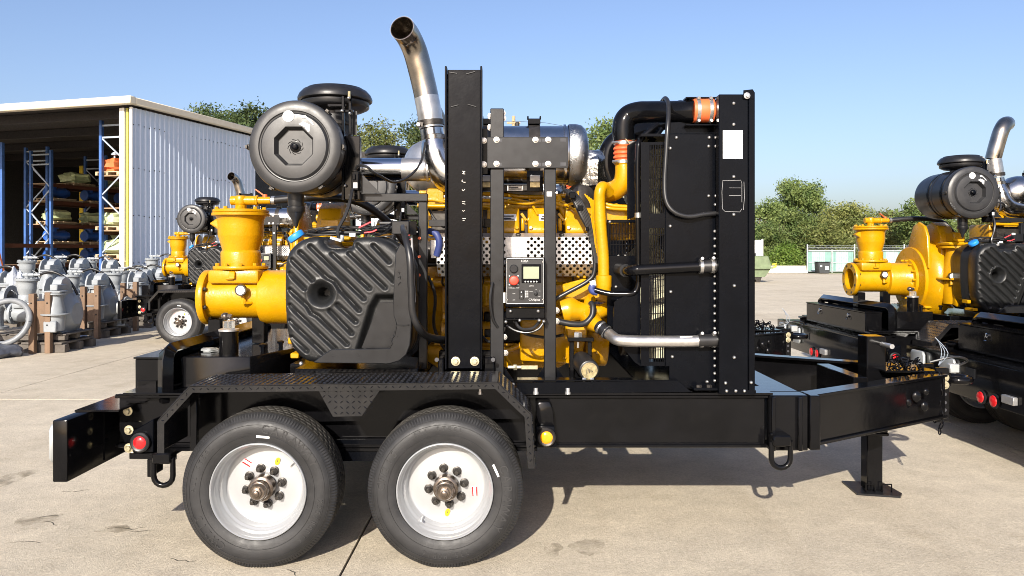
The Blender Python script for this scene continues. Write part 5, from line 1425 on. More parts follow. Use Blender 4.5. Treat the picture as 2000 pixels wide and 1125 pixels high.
# --- engine
en = tp('engine', MB().box(-.62,.50,4.98,5.70,1.02,1.52).box(-.5,.45,5.0,5.6,.90,1.019), 'yellow', bevel=.03, seg=2)
def es(n, mb, mat='yellow', **k): return sp(n, mb, mat, en, **k)
es('crankcase_cover', MB().lathe([(.17,0),(.20,.02),(.21,.06),(.21,.14)], (.47,5.0,1.07), (1,0,0), 36).prism([(.05,.92),(.42,.90),(.46,1.05),(.40,1.2),(.05,1.2)], 4.78, 4.979), bevel=.015, seg=2)
es('oil_pan', MB().prism([(-.55,.90),(-.48,.855),(.30,.855),(.42,.92),(.42,1.0),(-.55,1.0)], 4.92, 5.5), bevel=.02, seg=2)
for k, (a, b) in enumerate(((985,1019),(1031,1087),(1104,1160))):
    w_ = XX(b,4.74)-XX(a,4.74); xc = (XX(a,4.74)+XX(b,4.74))/2
    if k == 0: xc -= .06; w_ = .2
    vc = MB().prism_x([(4.70,1.705),(4.69,1.735),(4.71,1.775),(4.80,1.875),(4.90,1.885),(5.0,1.80),(5.0,1.705)], xc-w_/2, xc+w_/2)
    v_ = es('valve_cover', vc, bevel=.028, seg=3)
    es('cover_flange', MB().box(xc-w_/2-.012,xc+w_/2+.012,4.675,5.01,1.690,1.7045), bevel=.004)
    if k < 2:
        q = Vector((xc, 4.765, 1.797))
        nrm = Vector((0,-.74,.67)); M = Matrix((Vector((1,0,0)), Vector((0,.67,.74)), -nrm)).transposed()
        es('cover_label', MB().obox(Vector((xc+.03, 4.742, 1.813)), (.10,.055,.004), M), 'white_label')
        es('label_print', MB().obox(Vector((xc+.03, 4.7385, 1.8215)), (.07,.006,.0042), M).obox(Vector((xc+.02, 4.7275, 1.808)), (.06,.004,.0042), M).obox(Vector((xc+.03, 4.722, 1.8015)), (.075,.003,.0042), M), 'ink')
    es('cover_bolt', MB().hexa((xc-w_/2+.02,4.70,1.745), (-.2,-1,.2), .013, .02))
    es('cover_bolt', MB().hexa((xc+w_/2-.02,4.70,1.745), (.2,-1,.2), .013, .02))
for k, px in enumerate((1021,1094)):
    es('injector_clip', MB().beam(P(px-3,418,4.72), P(px+7,432,4.72), .02, .016).cyl(P(px,452,4.73),P(px,428,4.73),.012,8).cyl(P(px+6,440,4.75),P(px+14,424,4.75),.009,8), bevel=.002)
es('head_wall', MB().box(-.60,.55,4.97,5.6,1.521,1.69), bevel=.01)
es('intake_manifold', MB().box(-.55,.52,5.02,5.4,1.70,1.90).box(-.2,.35,4.95,5.019,1.86,1.92), bevel=.02, seg=2)
for k, (z_, y_) in enumerate(((1.885,4.88),(1.93,4.96),(1.975,4.98))):
    es('fuel_rail', MB().tube([(-.6,y_,z_+.01),(-.1,y_,z_),(.1,y_-.01,z_-.02 if k else z_),(.45,y_,z_-.005)], .014, 10, 4))
es('top_plate', MB().box(-.12,.2,4.93,5.3,1.985,2.03), 'dark_steel', bevel=.004)
es('name_plate', MB().box(-.03,.07,4.922,4.929,1.992,2.024), 'galvanised')
es('plate_print', MB().box(-.02,.06,4.919,4.9215,2.000,2.006).box(-.02,.04,4.919,4.9215,2.011,2.017), 'ink')
es('front_bracket', MB().pbox(833,862,370,392,4.95,.2).pbox(836,866,396,402,4.93,.1).pbox(836,866,406,411,4.93,.1).pbox(855,866,372,415,4.94,.05), bevel=.004)
es('side_cover', MB().box(-.46,-.10,4.955,4.98,1.16,1.42).box(-.05,.22,4.955,4.98,1.16,1.42), bevel=.012)
es('rib', MB().box(-.5,.4,4.94,4.98,1.44,1.47).box(-.3,-.27,4.945,4.98,1.05,1.14).box(.0,.03,4.945,4.98,1.05,1.14), bevel=.004)
for k in range(9): es('block_bolt', MB().hexa((-.46+.1*k,4.94,1.455),(0,-1,0),.012,.014).hexa((-.44+.1*k,4.98,1.14),(0,-1,0),.011,.01))
es('starter_motor', MB().lathe([(.05,0),(.075,.01),(.075,.24),(.06,.26),(.06,.34),(.03,.36)], (-.45,4.86,1.10), (1,0,0), 24).lathe([(.034,.02),(.034,.2)], (-.45,4.80,1.19), (1,0,0), 16), 'yellow')
es('exhaust_manifold', MB().tube([(-.55,4.84,1.60),(-.2,4.84,1.59),(.2,4.84,1.60),(.5,4.86,1.63)], .068, 18, 4).cyl((-.4,4.84,1.6),(-.4,5.0,1.6),.04).cyl((-.08,4.84,1.6),(-.08,5.0,1.6),.04).cyl((.24,4.84,1.6),(.24,5.0,1.6),.04), 'dark_steel')
es('oil_cooler', MB().box(-.02,.36,4.84,4.975,1.20,1.40), bevel=.03, seg=2)
es('oil_line', MB().tube([(-.4,4.88,1.02),(-.3,4.84,.98),(.0,4.84,.99),(.2,4.88,1.12),(.3,4.86,1.2)], .018, 10, 6), 'yellow')
es('shade_filler', MB().box(-.52,.52,4.94,5.015,1.706,1.87), 'dark_steel', bevel=.006)  # added dark box standing in for the shade between the valve covers
es('coolant_rail', MB().tube([(-.55,4.90,1.40),(-.1,4.89,1.41),(.2,4.89,1.39),(.45,4.88,1.36)], .03, 14, 4))
for x_ in (-.42,-.2,.02,.24): es('pipe_clip', MB().box(x_,x_+.022,4.855,4.94,1.36,1.445), 'dark_steel', bevel=.003)
es('added_dark_unit', MB().box(-.18,.06,4.86,4.95,1.03,1.22), 'black_satin', bevel=.01)  # black box added to darken the shaded lower side of the engine
for k_ in range(4): es('unit_fin', MB().box(-.17,.05,4.846,4.8595,1.055+.04*k_,1.068+.04*k_), 'black_satin')
es('unit_plug', MB().box(-.21,-.1805,4.88,4.93,1.06,1.12), 'grey_satin', bevel=.004)
es('oil_filler', MB().lathe([(.028,0),(.028,.09),(.036,.092),(.036,.115),(.03,.12)], (-.30,4.84,1.28), (0,-.35,1), 20))
es('filler_cap', MB().lathe([(.034,.121),(.034,.14),(.026,.145)], (-.30,4.84,1.28), (0,-.35,1), 12), 'hose')
es('crank_pulley', MB().lathe([(.05,0),(.13,.01),(.13,.03),(.115,.035),(.115,.05),(.13,.055),(.13,.075),(.05,.08)], (.69,4.98,1.06), (1,0,0), 36), 'dark_steel')
es('drive_belt', MB().tube([(.73,4.86,1.02),(.73,4.84,1.2),(.73,4.86,1.42),(.73,4.96,1.48),(.73,5.08,1.42),(.73,5.10,1.1),(.73,5.0,.95),(.73,4.88,.98),(.73,4.86,1.02)], .014, 8, 4), 'hose')
for (px_, py_) in ((1102,700),(1122,688),(1166,690),(1172,660),(1099,640),(1166,640)): es('cover_stud', MB().hexa(P(px_,py_,4.775), (0,-1,0), .012, .014))
for k_ in range(8): es('pan_bolt', MB().hexa((-.44+.11*k_,4.915,.985), (0,-1,0), .010, .012))
es('pan_rail', MB().box(-.5,.42,4.90,4.99,1.002,1.018), bevel=.003)
es('turbo_drain', MB().tube([(.30,4.93,1.95),(.32,4.86,1.86),(.40,4.82,1.72),(.44,4.80,1.58)], .02, 12, 5))
es('lift_eye', MB().box(.40,.418,4.78,4.92,1.87,1.98), bevel=.004)
for q_ in ([(-.5,4.90,1.93),(-.3,4.86,1.90),(-.15,4.80,1.88),(-.06,4.74,1.84)],[(.0,4.90,1.94),(.08,4.86,1.92),(.12,4.80,1.90),(.16,4.74,1.83)],[(.2,4.90,1.94),(.3,4.84,1.92),(.36,4.78,1.88),(.41,4.73,1.84)]):
    es('injector_line', MB().tube(q_, .008, 8, 5))
es('harness_rail', MB().tube([(-.55,4.84,1.52),(-.2,4.82,1.53),(.1,4.82,1.52),(.38,4.80,1.51),(.5,4.74,1.46)], .016, 10, 5), 'hose')
for k_ in range(6): es('harness_branch', MB().tube([(-.45+.16*k_,4.82,1.525),(-.43+.16*k_,4.80,1.47),(-.44+.165*k_,4.86,1.40+.02*(k_%3)),(-.40+.16*k_,4.94,1.36-.05*(k_%2))], .007, 8, 5), 'hose')
tp('far_bellows', MB().lathe([(.045,0),(.05,.012),(.044,.022),(.05,.034),(.044,.044),(.05,.056),(.045,.068)], P(1140,385,5.1), (0,0,1), 24), 'orange_silicone')
tp('turbo_shield', MB().lathe([(.04,0),(.09,.01),(.10,.05),(.085,.10),(.05,.12)], (.42,4.92,1.93), (.3,-1,.1), 24), 'dark_steel')
# heat shield with real holes
def perforated(x0, x1, zt2, zb2, Yt, Yb, cell, r, skip=None):
    nx = int((x1-x0)/cell); nz = max(1, int(round((zt2-zb2)/cell)))
    cw = (x1-x0)/nx; chh = (zt2-zb2)/nz
    mb = MB()
    def pt(x, z):
        t = (zt2-z)/(zt2-zb2); return (x, Yt+(Yb-Yt)*t, z)
    for i in range(nx):
        for j in range(nz):
            a, b = x0+i*cw, zb2+j*chh
            cx, cz = a+cw/2, b+chh/2
            if (i+j) % 2 or (skip and skip(cx, cz)):
                mb.add([pt(a,b),pt(a+cw,b),pt(a+cw,b+chh),pt(a,b+chh)], [(0,1,2,3)])
            else:
                sq = [(a+cw,cz),(a+cw,b+chh),(cx,b+chh),(a,b+chh),(a,cz),(a,b),(cx,b),(a+cw,b)]
                ci = [(cx+r*math.cos(k*math.pi/4), cz+r*math.sin(k*math.pi/4)) for k in range(8)]
                cb_ = [(x_,y_+.002,z_) for x_,y_,z_ in (pt(*q) for q in ci)]
                mb.add([pt(*q) for q in sq]+[pt(*q) for q in ci]+cb_, [(k,(k+1)%8,8+(k+1)%8,8+k) for k in range(8)]+[(8+k,8+(k+1)%8,16+(k+1)%8,16+k) for k in range(8)])
    return mb
Ysh = 4.62
sx0, sx1 = XX(853,Ysh), XX(1163,Ysh)
logo = lambda x, z: XX(986,Ysh) < x < XX(1031,Ysh)
hs = tp('heat_shield', perforated(sx0, sx1, ZZ(464,Ysh), ZZ(517,Ysh), Ysh, Ysh,   .0207, .0099, logo), 'galvanised', flat=True)
sp('shield_lower', perforated(sx0, sx1-.01, ZZ(517.2,Ysh), ZZ(517.2,Ysh)-.075, Ysh+.001, Ysh+.085, .0207, .0096), 'galvanised', hs, flat=True)
sp('shield_lip', MB().add([(sx0,Ysh,ZZ(464,Ysh)),(sx1,Ysh,ZZ(464,Ysh)),(sx1-.01,Ysh+.055,ZZ(460,Ysh)+.012),(sx0,Ysh+.055,ZZ(460,Ysh)+.012)],[(0,1,2,3)]), 'galvanised', hs)
lg = MB()
for q in ([(990,488),(996,500),(1004,505),(1010,500)],[(1002,488),(1008,497),(1018,497),(1024,488)],[(1016,505),(1024,500),(1030,488)],[(1004,484),(1022,484)]):
    lg.tube([P(a,b,Ysh-.0008) for a,b in q], .0011, 5, 4)
sp('shield_emblem', lg, 'print_grey', hs)
for px in (1012,1097): sp('shield_bolt', MB().hexa(P(px,461,Ysh+.02), (0,-.5,1), .016, .012), 'dark_steel', hs)
sp('shield_bracket', MB().pbox(842,852,470,505,4.64,.01), 'galvanised', hs)

# pipes and hoses on the engine's near side
tp('coolant_riser', MB().tube([P(1190,378,4.55),P(1178,366,4.5),P(1172,375,4.48),P(1171,395,4.48),P(1173,440,4.48),P(1178,500,4.48),P(1179,548,4.48)], .0335, 20, 6), 'yellow')
tp('riser_socket', MB().lathe([(.036,.075),(.046,.07),(.046,.01),(.043,0),(.043,-.03)], P(1179,563,4.48), (.02,0,1), 28), 'yellow')
el = tp('turbo_elbow', MB().tube([P(1218,322,4.62),P(1219,340,4.62),P(1216,358,4.63),P(1204,371,4.66),P(1186,378,4.7)], [.052,.055,.058,.06,.062], 24, 5), 'yellow')
sp('elbow_flange', MB().lathe([(.05,0),(.057,.003),(.057,.02),(.05,.022)], P(1218,324,4.62), (0,0,1), 28).pbox(1165,1186,368,395,4.68,.06), 'yellow', el, bevel=.004)
be = tp('bellows', MB().lathe([(.056,0),(.056,.022)] + [q for k in range(3) for q in ((.052,.028+.026*k),(.062,.036+.026*k),(.062,.046+.026*k),(.052,.054+.026*k))] + [(.056,.110),(.058,.140)], P(1218,322,4.62), (0,0,1), 32), 'orange_silicone')
for h_ in (.012, .125): 
    q = P(1218,322,4.62)+Vector((0,0,h_))
    sp('clamp', MB().lathe([(.0585,-.009),(.0610,-.009),(.0610,.009),(.0585,.009)], q, (0,0,1), 36, closed=True).cyl(q+Vector((-.07,-.035,0)), q+Vector((-.04,-.06,0)), .008, 8).cyl(q+Vector((.04,-.055,0)), q+Vector((.065,-.05,0)), .008, 8), 'zinc', be)
sp('retainer_wire', MB().tube([P(1222,272,4.55),P(1231,284,4.54),P(1233,305,4.54),P(1226,325,4.55)], .0025, 6, 4), 'brass_cap', be)
cac = tp('charge_pipe', MB().tube([P(1218,276,4.62),P(1217,258,4.62),P(1219,240,4.62),P(1229,227,4.62),P(1248,221,4.59),P(1270,220,4.54),P(1330,219,4.38),P(1358,218,4.335)], [.0665,.0665,.0665,.0665,.066,.065,.063,.062], 32, 6), 'black_gloss')
oc = tp('charge_hose', MB().lathe([(.0655,0),(.0675,.01),(.0665,.06),(.0675,.108),(.0655,.114)], P(1353,217,4.335), (1,-.02,0.0), 36), 'orange_silicone')
for px in (1361, 1385):
    q = P(px,217,4.335)
    sp('clamp', MB().lathe([(.0680,-.010),(.0705,-.010),(.0705,.010),(.0680,.010)], q, (1,0,0), 40, closed=True), 'zinc', oc)
    for s_ in (1,-1): sp('clamp_bolt', MB().cyl(q+Vector((0,-.03,.067*s_)), q+Vector((0,-.055,.062*s_)), .009, 8), 'zinc', oc)
tp('charge_stub', MB().cyl(P(1393,217,4.33), P(1403,217,4.33), .0635, 32), 'black_satin')
tp('stub_bracket', MB().pbox(1340,1399,189.5,192,4.32,.08).pbox(1340,1399,242.5,245,4.30,.08).pbox(1342,1346,192.2,242.3,4.39,.008).pbox(1392,1396,192.2,242.3,4.39,.008), 'black_satin')
tp('second_charge_pipe', MB().tube([P(1196,360,4.95),P(1186,330,4.95),P(1190,295,4.95),P(1212,272,4.95),P(1250,258,5.0),P(1300,235,5.2),P(1330,215,5.4)], .062, 24, 5), 'black_gloss')
tp('cooling_pipe', MB().tube([P(1182,386,4.78),P(1190,368,4.7),P(1205,352,4.7),P(1228,340,4.72)], .022, 14, 5), 'black_gloss')
tp('cooling_pipe', MB().tube([P(1285,244,4.42),P(1270,255,4.40),P(1251,275,4.39),P(1246,300,4.38),P(1246,420,4.38),P(1247,520,4.38),P(1247,555,4.38),P(1241,570,4.38),P(1228,575,4.38),P(1190,574,4.40),P(1162,567,4.42)], .0165, 14, 7), 'black_gloss')
tp('cooling_pipe', MB().tube([P(1292,252,4.46),P(1280,268,4.45),P(1262,290,4.44),P(1258,320,4.42)], .016, 12, 5), 'black_satin')
tp('hose_clamp', MB().lathe([(.018,-.014),(.0215,-.014),(.0215,.014),(.018,.014)], P(1247,421,4.38), (0,0,1), 20, closed=True), 'zinc')
tp('blue_elbow', MB().tube([P(1160,557,4.43),P(1155,563,4.43),P(1158,570,4.43),P(1167,572,4.43)], .019, 12, 4), 'blue_hose')
tp('blue_elbow_cap', MB().cyl(P(1153,556,4.43), P(1163,553,4.43), .018, 12), 'white_label')
tp('vent_hose', MB().tube([P(1398,417,4.28),P(1375,419,4.27),P(1345,423,4.26),P(1318,415,4.26),P(1302,395,4.27),P(1298,360,4.28),P(1301,300,4.285),P(1304,250,4.29),P(1306,222,4.33),P(1305,202,4.385),P(1299,193,4.48),P(1291,203,4.58)], .0135, 12, 8), 'hose')
lp1 = tp('upper_coolant_pipe', MB().tube([P(1216,530,4.50),P(1226,529,4.36),P(1240,528,4.30),P(1258,527,4.29),P(1370,521,4.27),P(1400,520,4.26)], .031, 24, 6), 'black_gloss')
sp('hose_bend', MB().tube([P(1205,525,4.62),P(1209,527,4.52),P(1222,529,4.38)], .0365, 20, 5), 'hose', lp1)
sp('hose_sleeve', MB().tube([P(1365,521,4.27),P(1399,520,4.26)], .0365, 24), 'hose', lp1)
lp2 = tp('lower_coolant_pipe', MB().tube([P(1186,650,4.40),P(1196,658,4.34),P(1206,664,4.30),P(1225,666,4.28),P(1260,667,4.27),P(1330,667,4.26),P(1372,666,4.26)], .0325, 24, 6), 'steel_pipe')
sp('hose_sleeve', MB().tube([P(1363,666,4.26),P(1401,665,4.26)], .037, 24), 'hose', lp2)
sp('hose_sleeve', MB().tube([P(1170,637,4.44),P(1188,652,4.385)], .0375, 24), 'hose', lp2)
sp('pipe_label', MB().beam(P(1328,659.5,4.2405), P(1352,659.5,4.2405), .004, .014), 'white_label', lp2)
for l_, pts in ((lp1, ((1369,521),(1391,520))), (lp2, ((1369,666),(1393,665)))):
    for px, py in pts:
        q = P(px,py,4.265)
        sp('clamp', MB().lathe([(.0375,-.009),(.0400,-.009),(.0400,.009),(.0375,.009)], q, (1,0,0), 28, closed=True).cyl(q+Vector((0,-.01,.042)), q+Vector((0,-.035,.046)), .009, 8), 'zinc', l_)
for q, ax in ((P(1173,640,4.43), (.75,-.35,-.6)), (P(1184,649,4.40), (.75,-.35,-.6))):
    sp('clamp', MB().lathe([(.0383,-.007),(.0408,-.007),(.0408,.007),(.0383,.007)], q, ax, 28, closed=True), 'zinc', lp2)
tp('water_pump', MB().tube([P(1097,609,4.60),P(1112,606,4.60),P(1130,608,4.60),P(1150,609,4.60),P(1172,609,4.60),P(1190,602,4.64)], [.075,.078,.056,.044,.042,.036], 22, 5), 'yellow')
tp('water_elbow', MB().tube([P(1150,600,4.62),P(1150,590,4.60),P(1156,582,4.58)], .03, 14, 4), 'yellow')
tp('thermostat_neck', MB().tube([P(1150,618,4.6),P(1158,630,4.52),P(1172,640,4.45)], [.06,.055,.034], 20, 4), 'yellow')
tp('drain_hose', MB().tube([P(1154,592,4.52),P(1158,600,4.50),P(1156,618,4.48),P(1142,632,4.47),P(1120,634,4.46),P(1098,630,4.46),P(1086,627,4.46)], .0185, 12, 7), 'hose')
tp('timing_bracket', MB().pprism([(1095,558),(1140,546),(1172,552),(1192,560),(1200,592),(1188,596),(1160,586),(1110,590)], 4.66, .05).pprism([(1103,630),(1150,628),(1146,664),(1108,664)], 4.60, .1), 'yellow', bevel=.01)
tp('pipe_bracket', MB().beam(P(1196,615,4.62),P(1206,640,4.62),.022,.03), 'yellow', bevel=.004)
tp('alternator_arm', MB().pbox(1168,1204,532,562,4.7,.1), 'yellow', bevel=.01)
mt = tp('engine_mount', MB().pbox(1109,1160,660,668,4.44,.12).pbox(1113,1121,668.5,738,4.46,.08).pbox(1148,1156,668.5,738,4.46,.08).pbox(1121.5,1147.5,694,738,4.50,.04), 'black_gloss', bevel=.003)
sp('mount_stud', MB().hexa(P(1129,659,4.49),(0,0,1),.026,.03).cyl(P(1129,680,4.46),P(1129,668.5,4.46),.007,8), 'zinc', mt)
oc_ = P(1151,724,4.285)
ft = tp('oil_filter', MB().lathe([(.03,-.25),(.058,-.22),(.060,-.02),(.056,-.003),(.052,0)], oc_, (.12,-1,-.10), 32), 'hose')
sp('filter_cap', MB().lathe([(.046,.0005),(.046,.004),(.040,.004),(.038,.002),(.004,.003)], oc_, (.12,-1,-.10), 32), 'brass_cap', ft)
fm = MB()
for a in range(5): fm.beam(oc_+Vector((-.018+.009*a,-.006,-.022+.004*a)), oc_+Vector((-.012+.007*a,-.007,.016-.004*a)), .004, .002)
sp('cap_print', fm, 'ink', ft)
for px in (1141,1156): tp('u_bolt', MB().cyl(P(px,741,4.27),P(px,754,4.27),.006,8).hexa(P(px,742,4.27),(0,0,1),.012,.012), 'zinc')
tp('dipstick_tube', MB().tube([P(975,606,4.66),P(978,650,4.66),P(985,690,4.66),P(1000,718,4.62)], .009, 8, 4), 'yellow')
tp('bundle_of_harness', MB().tube([P(1103,372,4.60),P(1117,386,4.56),P(1137,425,4.54),P(1151,452,4.54),P(1160,490,4.54),P(1161,530,4.54),P(1148,550,4.54),P(1105,574,4.54),P(1085,585,4.54)], .0135, 10, 6), 'hose')
for k in range(5):
    tp('harness_wire', MB().tube([P(1108+k*4,370+k*2,4.58),P(1125+k*3,395,4.54),P(1140+k*3,428,4.53),P(1154+k*2,470,4.53),P(1163+k,515,4.53)], .006, 8, 6), 'hose')
    tp('yellow_wire', MB().tube([P(1142+k*4,380+k*3,4.56),P(1154+k*2,400,4.54),P(1156+k*3,430,4.52),P(1160+k*2,455,4.52),P(1163+k,480+k*5,4.52)], .0045, 6, 6), 'yellow')
tp('connector', MB().pbox(1112,1124,376,388,4.5,.05).pbox(1128,1139,402,412,4.52,.04).pbox(1144,1150,444,452,4.5,.03), 'black_satin', bevel=.003)
for px, py in ((975,611),(972,628),(974,659),(985,659),(987,690),(1087,607),(1087,628)): bolt(en, px, py, 4.44)
tp('fuel_line', MB().tube([P(962,552,4.40),P(958,575,4.38),P(958,600,4.38),P(963,625,4.40),P(972,640,4.42)], .008, 8, 6), 'hose')
tp('left_frame_bar', MB().pbox(945,962,428,445,4.56,.05).pbox(946,960,645,660,4.56,.05), 'black_satin', bevel=.003)
tp('brass_fitting', MB().cyl(P(992,718,4.5),P(1018,718,4.5),.011,10).hexa(P(1003,718,4.5),(1,0,0),.018,.02).pbox(1018,1050,715,722,4.5,.02), 'zinc_yellow')

tp('blue_intake_hose', MB().tube([P(838,452,4.62),P(852,458,4.6),P(858,476,4.6),P(853,500,4.62)], .021, 14, 5), 'blue_hose')
tp('white_bracket', MB().pbox(840,850,470,500,4.66,.02), 'galvanised', bevel=.003)
tp('engine_cable', MB().tube([P(838,410,4.6),P(850,430,4.58),P(870,445,4.6),P(905,440,4.7),P(950,445,4.6)], .008, 8, 6), 'hose')
tp('engine_cable', MB().tube([P(836,540,4.62),P(850,580,4.6),P(848,640,4.6),P(872,690,4.62)], .01, 8, 6), 'hose')
tp('engine_cable', MB().tube([P(988,552,4.7),P(1010,640,4.66),P(1060,660,4.66),P(1100,655,4.6)], .009, 8, 6), 'hose')
tp('engine_cable', MB().tube([P(990,395,4.78),P(1030,399,4.76),P(1065,392,4.76),P(1100,402,4.74),P(1120,398,4.7)], .009, 8, 6), 'yellow')
tp('engine_cable', MB().tube([P(940,655,4.5),P(955,668,4.46),P(975,660,4.44),P(986,640,4.44)], .008, 8, 6), 'hose')
tp('fuel_filter', MB().lathe([(.03,0),(.045,.01),(.045,.13),(.03,.14)], P(950,600,4.75), (0,0,1), 20), 'yellow')

# --- control panel
Yc_ = 4.335
cpn = tp('control_panel', MB().pbox(987,1064,503,600,Yc_,.10), 'black_satin', bevel=.006, seg=2)
def cs(n, mb, mat, **k): return sp(n, mb, mat, cpn, **k)
fp = lambda zx, zy: (960+zx/5.629, 480+zy/5.629)
def fbox(a0, a1, b0, b1, y, d):
    p0, q0 = fp(a0,b0); p1, q1 = fp(a1,b1)
    return MB().pbox(p0, p1, q0, q1, Yc_-y, d)
cs('face_plate', fbox(172,565,150,640,.004,.0035), 'panel_black', bevel=.002)
fr_ = MB()
for a0,a1,b0,b1 in ((166,571,140,146),(166,571,636,642),(166,171,146.3,635.7),(566,571,146.3,635.7)): fr_.merge(fbox(a0,a1,b0,b1,.006,.002))
cs('white_border', fr_, 'print_white')
c = P(*fp(245,255), Yc_-.0045)
cs('horn', MB().lathe([(.024,0),(.024,.008),(.020,.012),(.006,.012)], c, (0,-1,0), 24), 'grey_satin')
c = P(*fp(246,382), Yc_-.0045)
cs('stop_button', MB().lathe([(.018,0),(.018,.018),(.026,.020),(.0265,.030),(.022,.036),(.012,.038)], c, (0,-1,0), 28), 'red_button')
for a, b in ((197,333),(292,333),(197,430),(292,430)): cs('button_screw', MB().lathe([(.004,0),(.004,.002)], P(*fp(a,b),Yc_-.0042), (0,-1,0), 10), 'print_white')
cs('display_frame', fbox(330,545,205,412,.009,.0048), 'black_satin', bevel=.003)
cs('display', fbox(350,522,232,365,.0105,.0014), 'lcd', bevel=.001)
for k in range(5): cs('display_key', MB().lathe([(.0045,0),(.0045,.0015)], P(*fp(372+k*31,396),Yc_-.0092), (0,-1,0), 12), 'print_white')
cs('rocker_switch', fbox(306,354,488,588,.012,.0078), 'hose', bevel=.002)
cs('rocker_cap', fbox(311,349,494,535,.0135,.0014), 'grey_satin')
for q in ((310+18,512),(330,560)): cs('rocker_mark', MB().lathe([(.0035,0),(.0035,.0005)], P(*fp(*q),Yc_-.0138), (0,-1,0), 10), 'print_white')
cs('key_switch', MB().lathe([(.011,0),(.011,.010),(.008,.012)], P(*fp(487,525),Yc_-.0045), (0,-1,0), 18).beam(P(*fp(478,520),Yc_-.018),P(*fp(496,530),Yc_-.018),.004,.016), 'grey_satin')
for k in range(4):
    for j in range(2): cs('warning_icon', fbox(370+j*20,384+j*20,497+k*20,509+k*20,.0046,.0005), 'print_white' if j == 0 else 'print_grey')
def pt_(s, zx, zy, size, mat='print_white', sp_=1.0):
    me = text_mesh(s, size, .0003, mat, spacing=sp_)
    me.transform(Matrix.Rotation(R(90), 4, 'X'))
    inst('lettering', me, cpn, P(*fp(zx,zy), Yc_-.0049))
pt_('LOFA', 365, 170, .017, sp_=.95); pt_('INDUSTRIES', 365, 191, .005, 'print_grey')
pt_('Full Engine STOP', 247, 466, .0085); pt_('LOFA', 438, 443, .011)
pt_('CANplus', 470, 596, .017); pt_('EP250', 246, 528, .006); pt_('AUX', 246, 598, .007); pt_('MANUAL', 437, 506, .005); pt_('OFF', 490, 484, .005); pt_('ON', 528, 500, .005); pt_('START', 525, 560, .005)
pt_('ENTER', 438, 376, .006)
for a, b in ((167,182),(562,180),(172,596),(563,592)): cs('panel_screw', MB().lathe([(.004,0),(.003,.002)], P(*fp(a,b),Yc_-.0065), (0,-1,0), 8), 'zinc')
tr_ = tp('panel_tray', MB().pbox(988,1064,602,622,4.36,.09).pbox(986,1068,622.5,626,4.345,.10), 'black_gloss', bevel=.003)
for px, py in ((997,608),(1051,608),(1015,626),(1053,626),(988,629),(1062,628)): bolt(tr_, px, py, 4.343, bolt_small)
tp('panel_cable', MB().tube([P(1007,628,4.38),P(1012,638,4.36),P(1024,644,4.35),P(1042,641,4.35),P(1054,628,4.38)], .009, 8, 6), 'hose')
tp('panel_cable', MB().tube([P(990,636,4.40),P(1006,646,4.38),P(1028,650,4.37),P(1050,644,4.37),P(1062,630,4.38)], .0075, 8, 6), 'hose')
tp('indicator_tube', MB().pbox(983,987,572,592,4.40,.012), 'print_white')

# --- radiator
Yr = 4.20; Yb_ = 6.20
rx0, rx1 = XX(1404,Yr), XX(1474,Yr); rz0, rz1 = .823, ZZ(184,Yr)
rd = tp('radiator', MB().box(rx0+.02,rx1-.03,Yr+.12,Yb_-.12,rz0+.03,rz1-.05), 'black_satin', bevel=.004)
def rs(n, mb, mat='black_satin', **k): return sp(n, mb, mat, rd, **k)
for y in (Yr, Yb_-.06):
    rs('side_channel', MB().box(rx0,rx1-.035,y,y+.06,rz0,rz1), bevel=.004)
    rs('edge_strip', MB().box(rx1-.034,rx1,y-.006,y+.07,rz0-.0,rz1+.012), bevel=.003)
    rs('corner_cap', MB().pprism([(1452,180),(1470,178),(1473,182),(1473,193),(1452,193)], y-.012, .005), bevel=.001)
rs('top_tank', MB().box(rx0+.01,rx1-.04,Yr+.061,Yb_-.061,rz1-.049,rz1-.008), bevel=.004)
for py in (202,243,345,419): bolt(rd, 1433, py, Yr-.001, bolt_small)
for py in (558,698): bolt(rd, 1434, py, Yr-.001, bolt_small)
bolt(rd, 1459, 187, Yr-.013)
for px, py in ((1467,747),(1417,748)): bolt(rd, px, py, Yr-.008, bolt_small)
rs('white_label', MB().pbox(1412,1450.5,254.5,310,Yr-.0012,.001), 'white_label')
# scraped-off label
sl = MB()
for q in ([(1412,352),(1410,375),(1411,408),(1416,413)],[(1416,413),(1445,414),(1449,408)],[(1453,355),(1454,385),(1452,410)],[(1412,353),(1447,352),(1449,358),(1449,395)]):
    sl.tube([P(a,b,Yr-.0006) for a,b in q], .0011, 5)
sl.tube([P(1424,367,Yr-.001),P(1447,367,Yr-.001)], .0008, 4).tube([P(1424,382,Yr-.001),P(1447,382,Yr-.001)], .0014, 4)
rs('label_residue', sl, 'print_grey')
# shroud: near panel, grille strip
Ys_ = 4.30
rs('shroud_panel', MB().pprism([(1300,262),(1397,262),(1397,758),(1307,758),(1307,716),(1300,716)], Ys_, .01), 'black_satin', bevel=.002)
rs('shroud_seam', MB().pbox(1398,1403.5,255,760,Ys_-.01,.03), 'black_satin')
for k in range(31):
    py = 452 + k*14.6 if k < 21 else 410 + (k-21)*0
    if k < 21 and not (505 < py < 535 or 650 < py < 680): bolt(rd, 1396, py, Ys_-.002, bolt_small)
for px, py in ((1321,269),(1309,290),(1385,269),(1384,286),(1384,383),(1310,408),(1309,442),(1398,269),(1398,286),(1398,383),(1310,570),(1313,697),(1381,746),(1397,400)): bolt(rd, px, py, Ys_-.003, bolt_small)
rs('shroud_top', MB().box(XX(1252,4.32),XX(1404,4.3),4.32,Yb_-.1,ZZ(262,4.3)-.01,ZZ(262,4.3)+.005))
rs('shroud_step', MB().pprism([(1310,240),(1398,236),(1398,261),(1300,261)], Ys_+.06, .01))
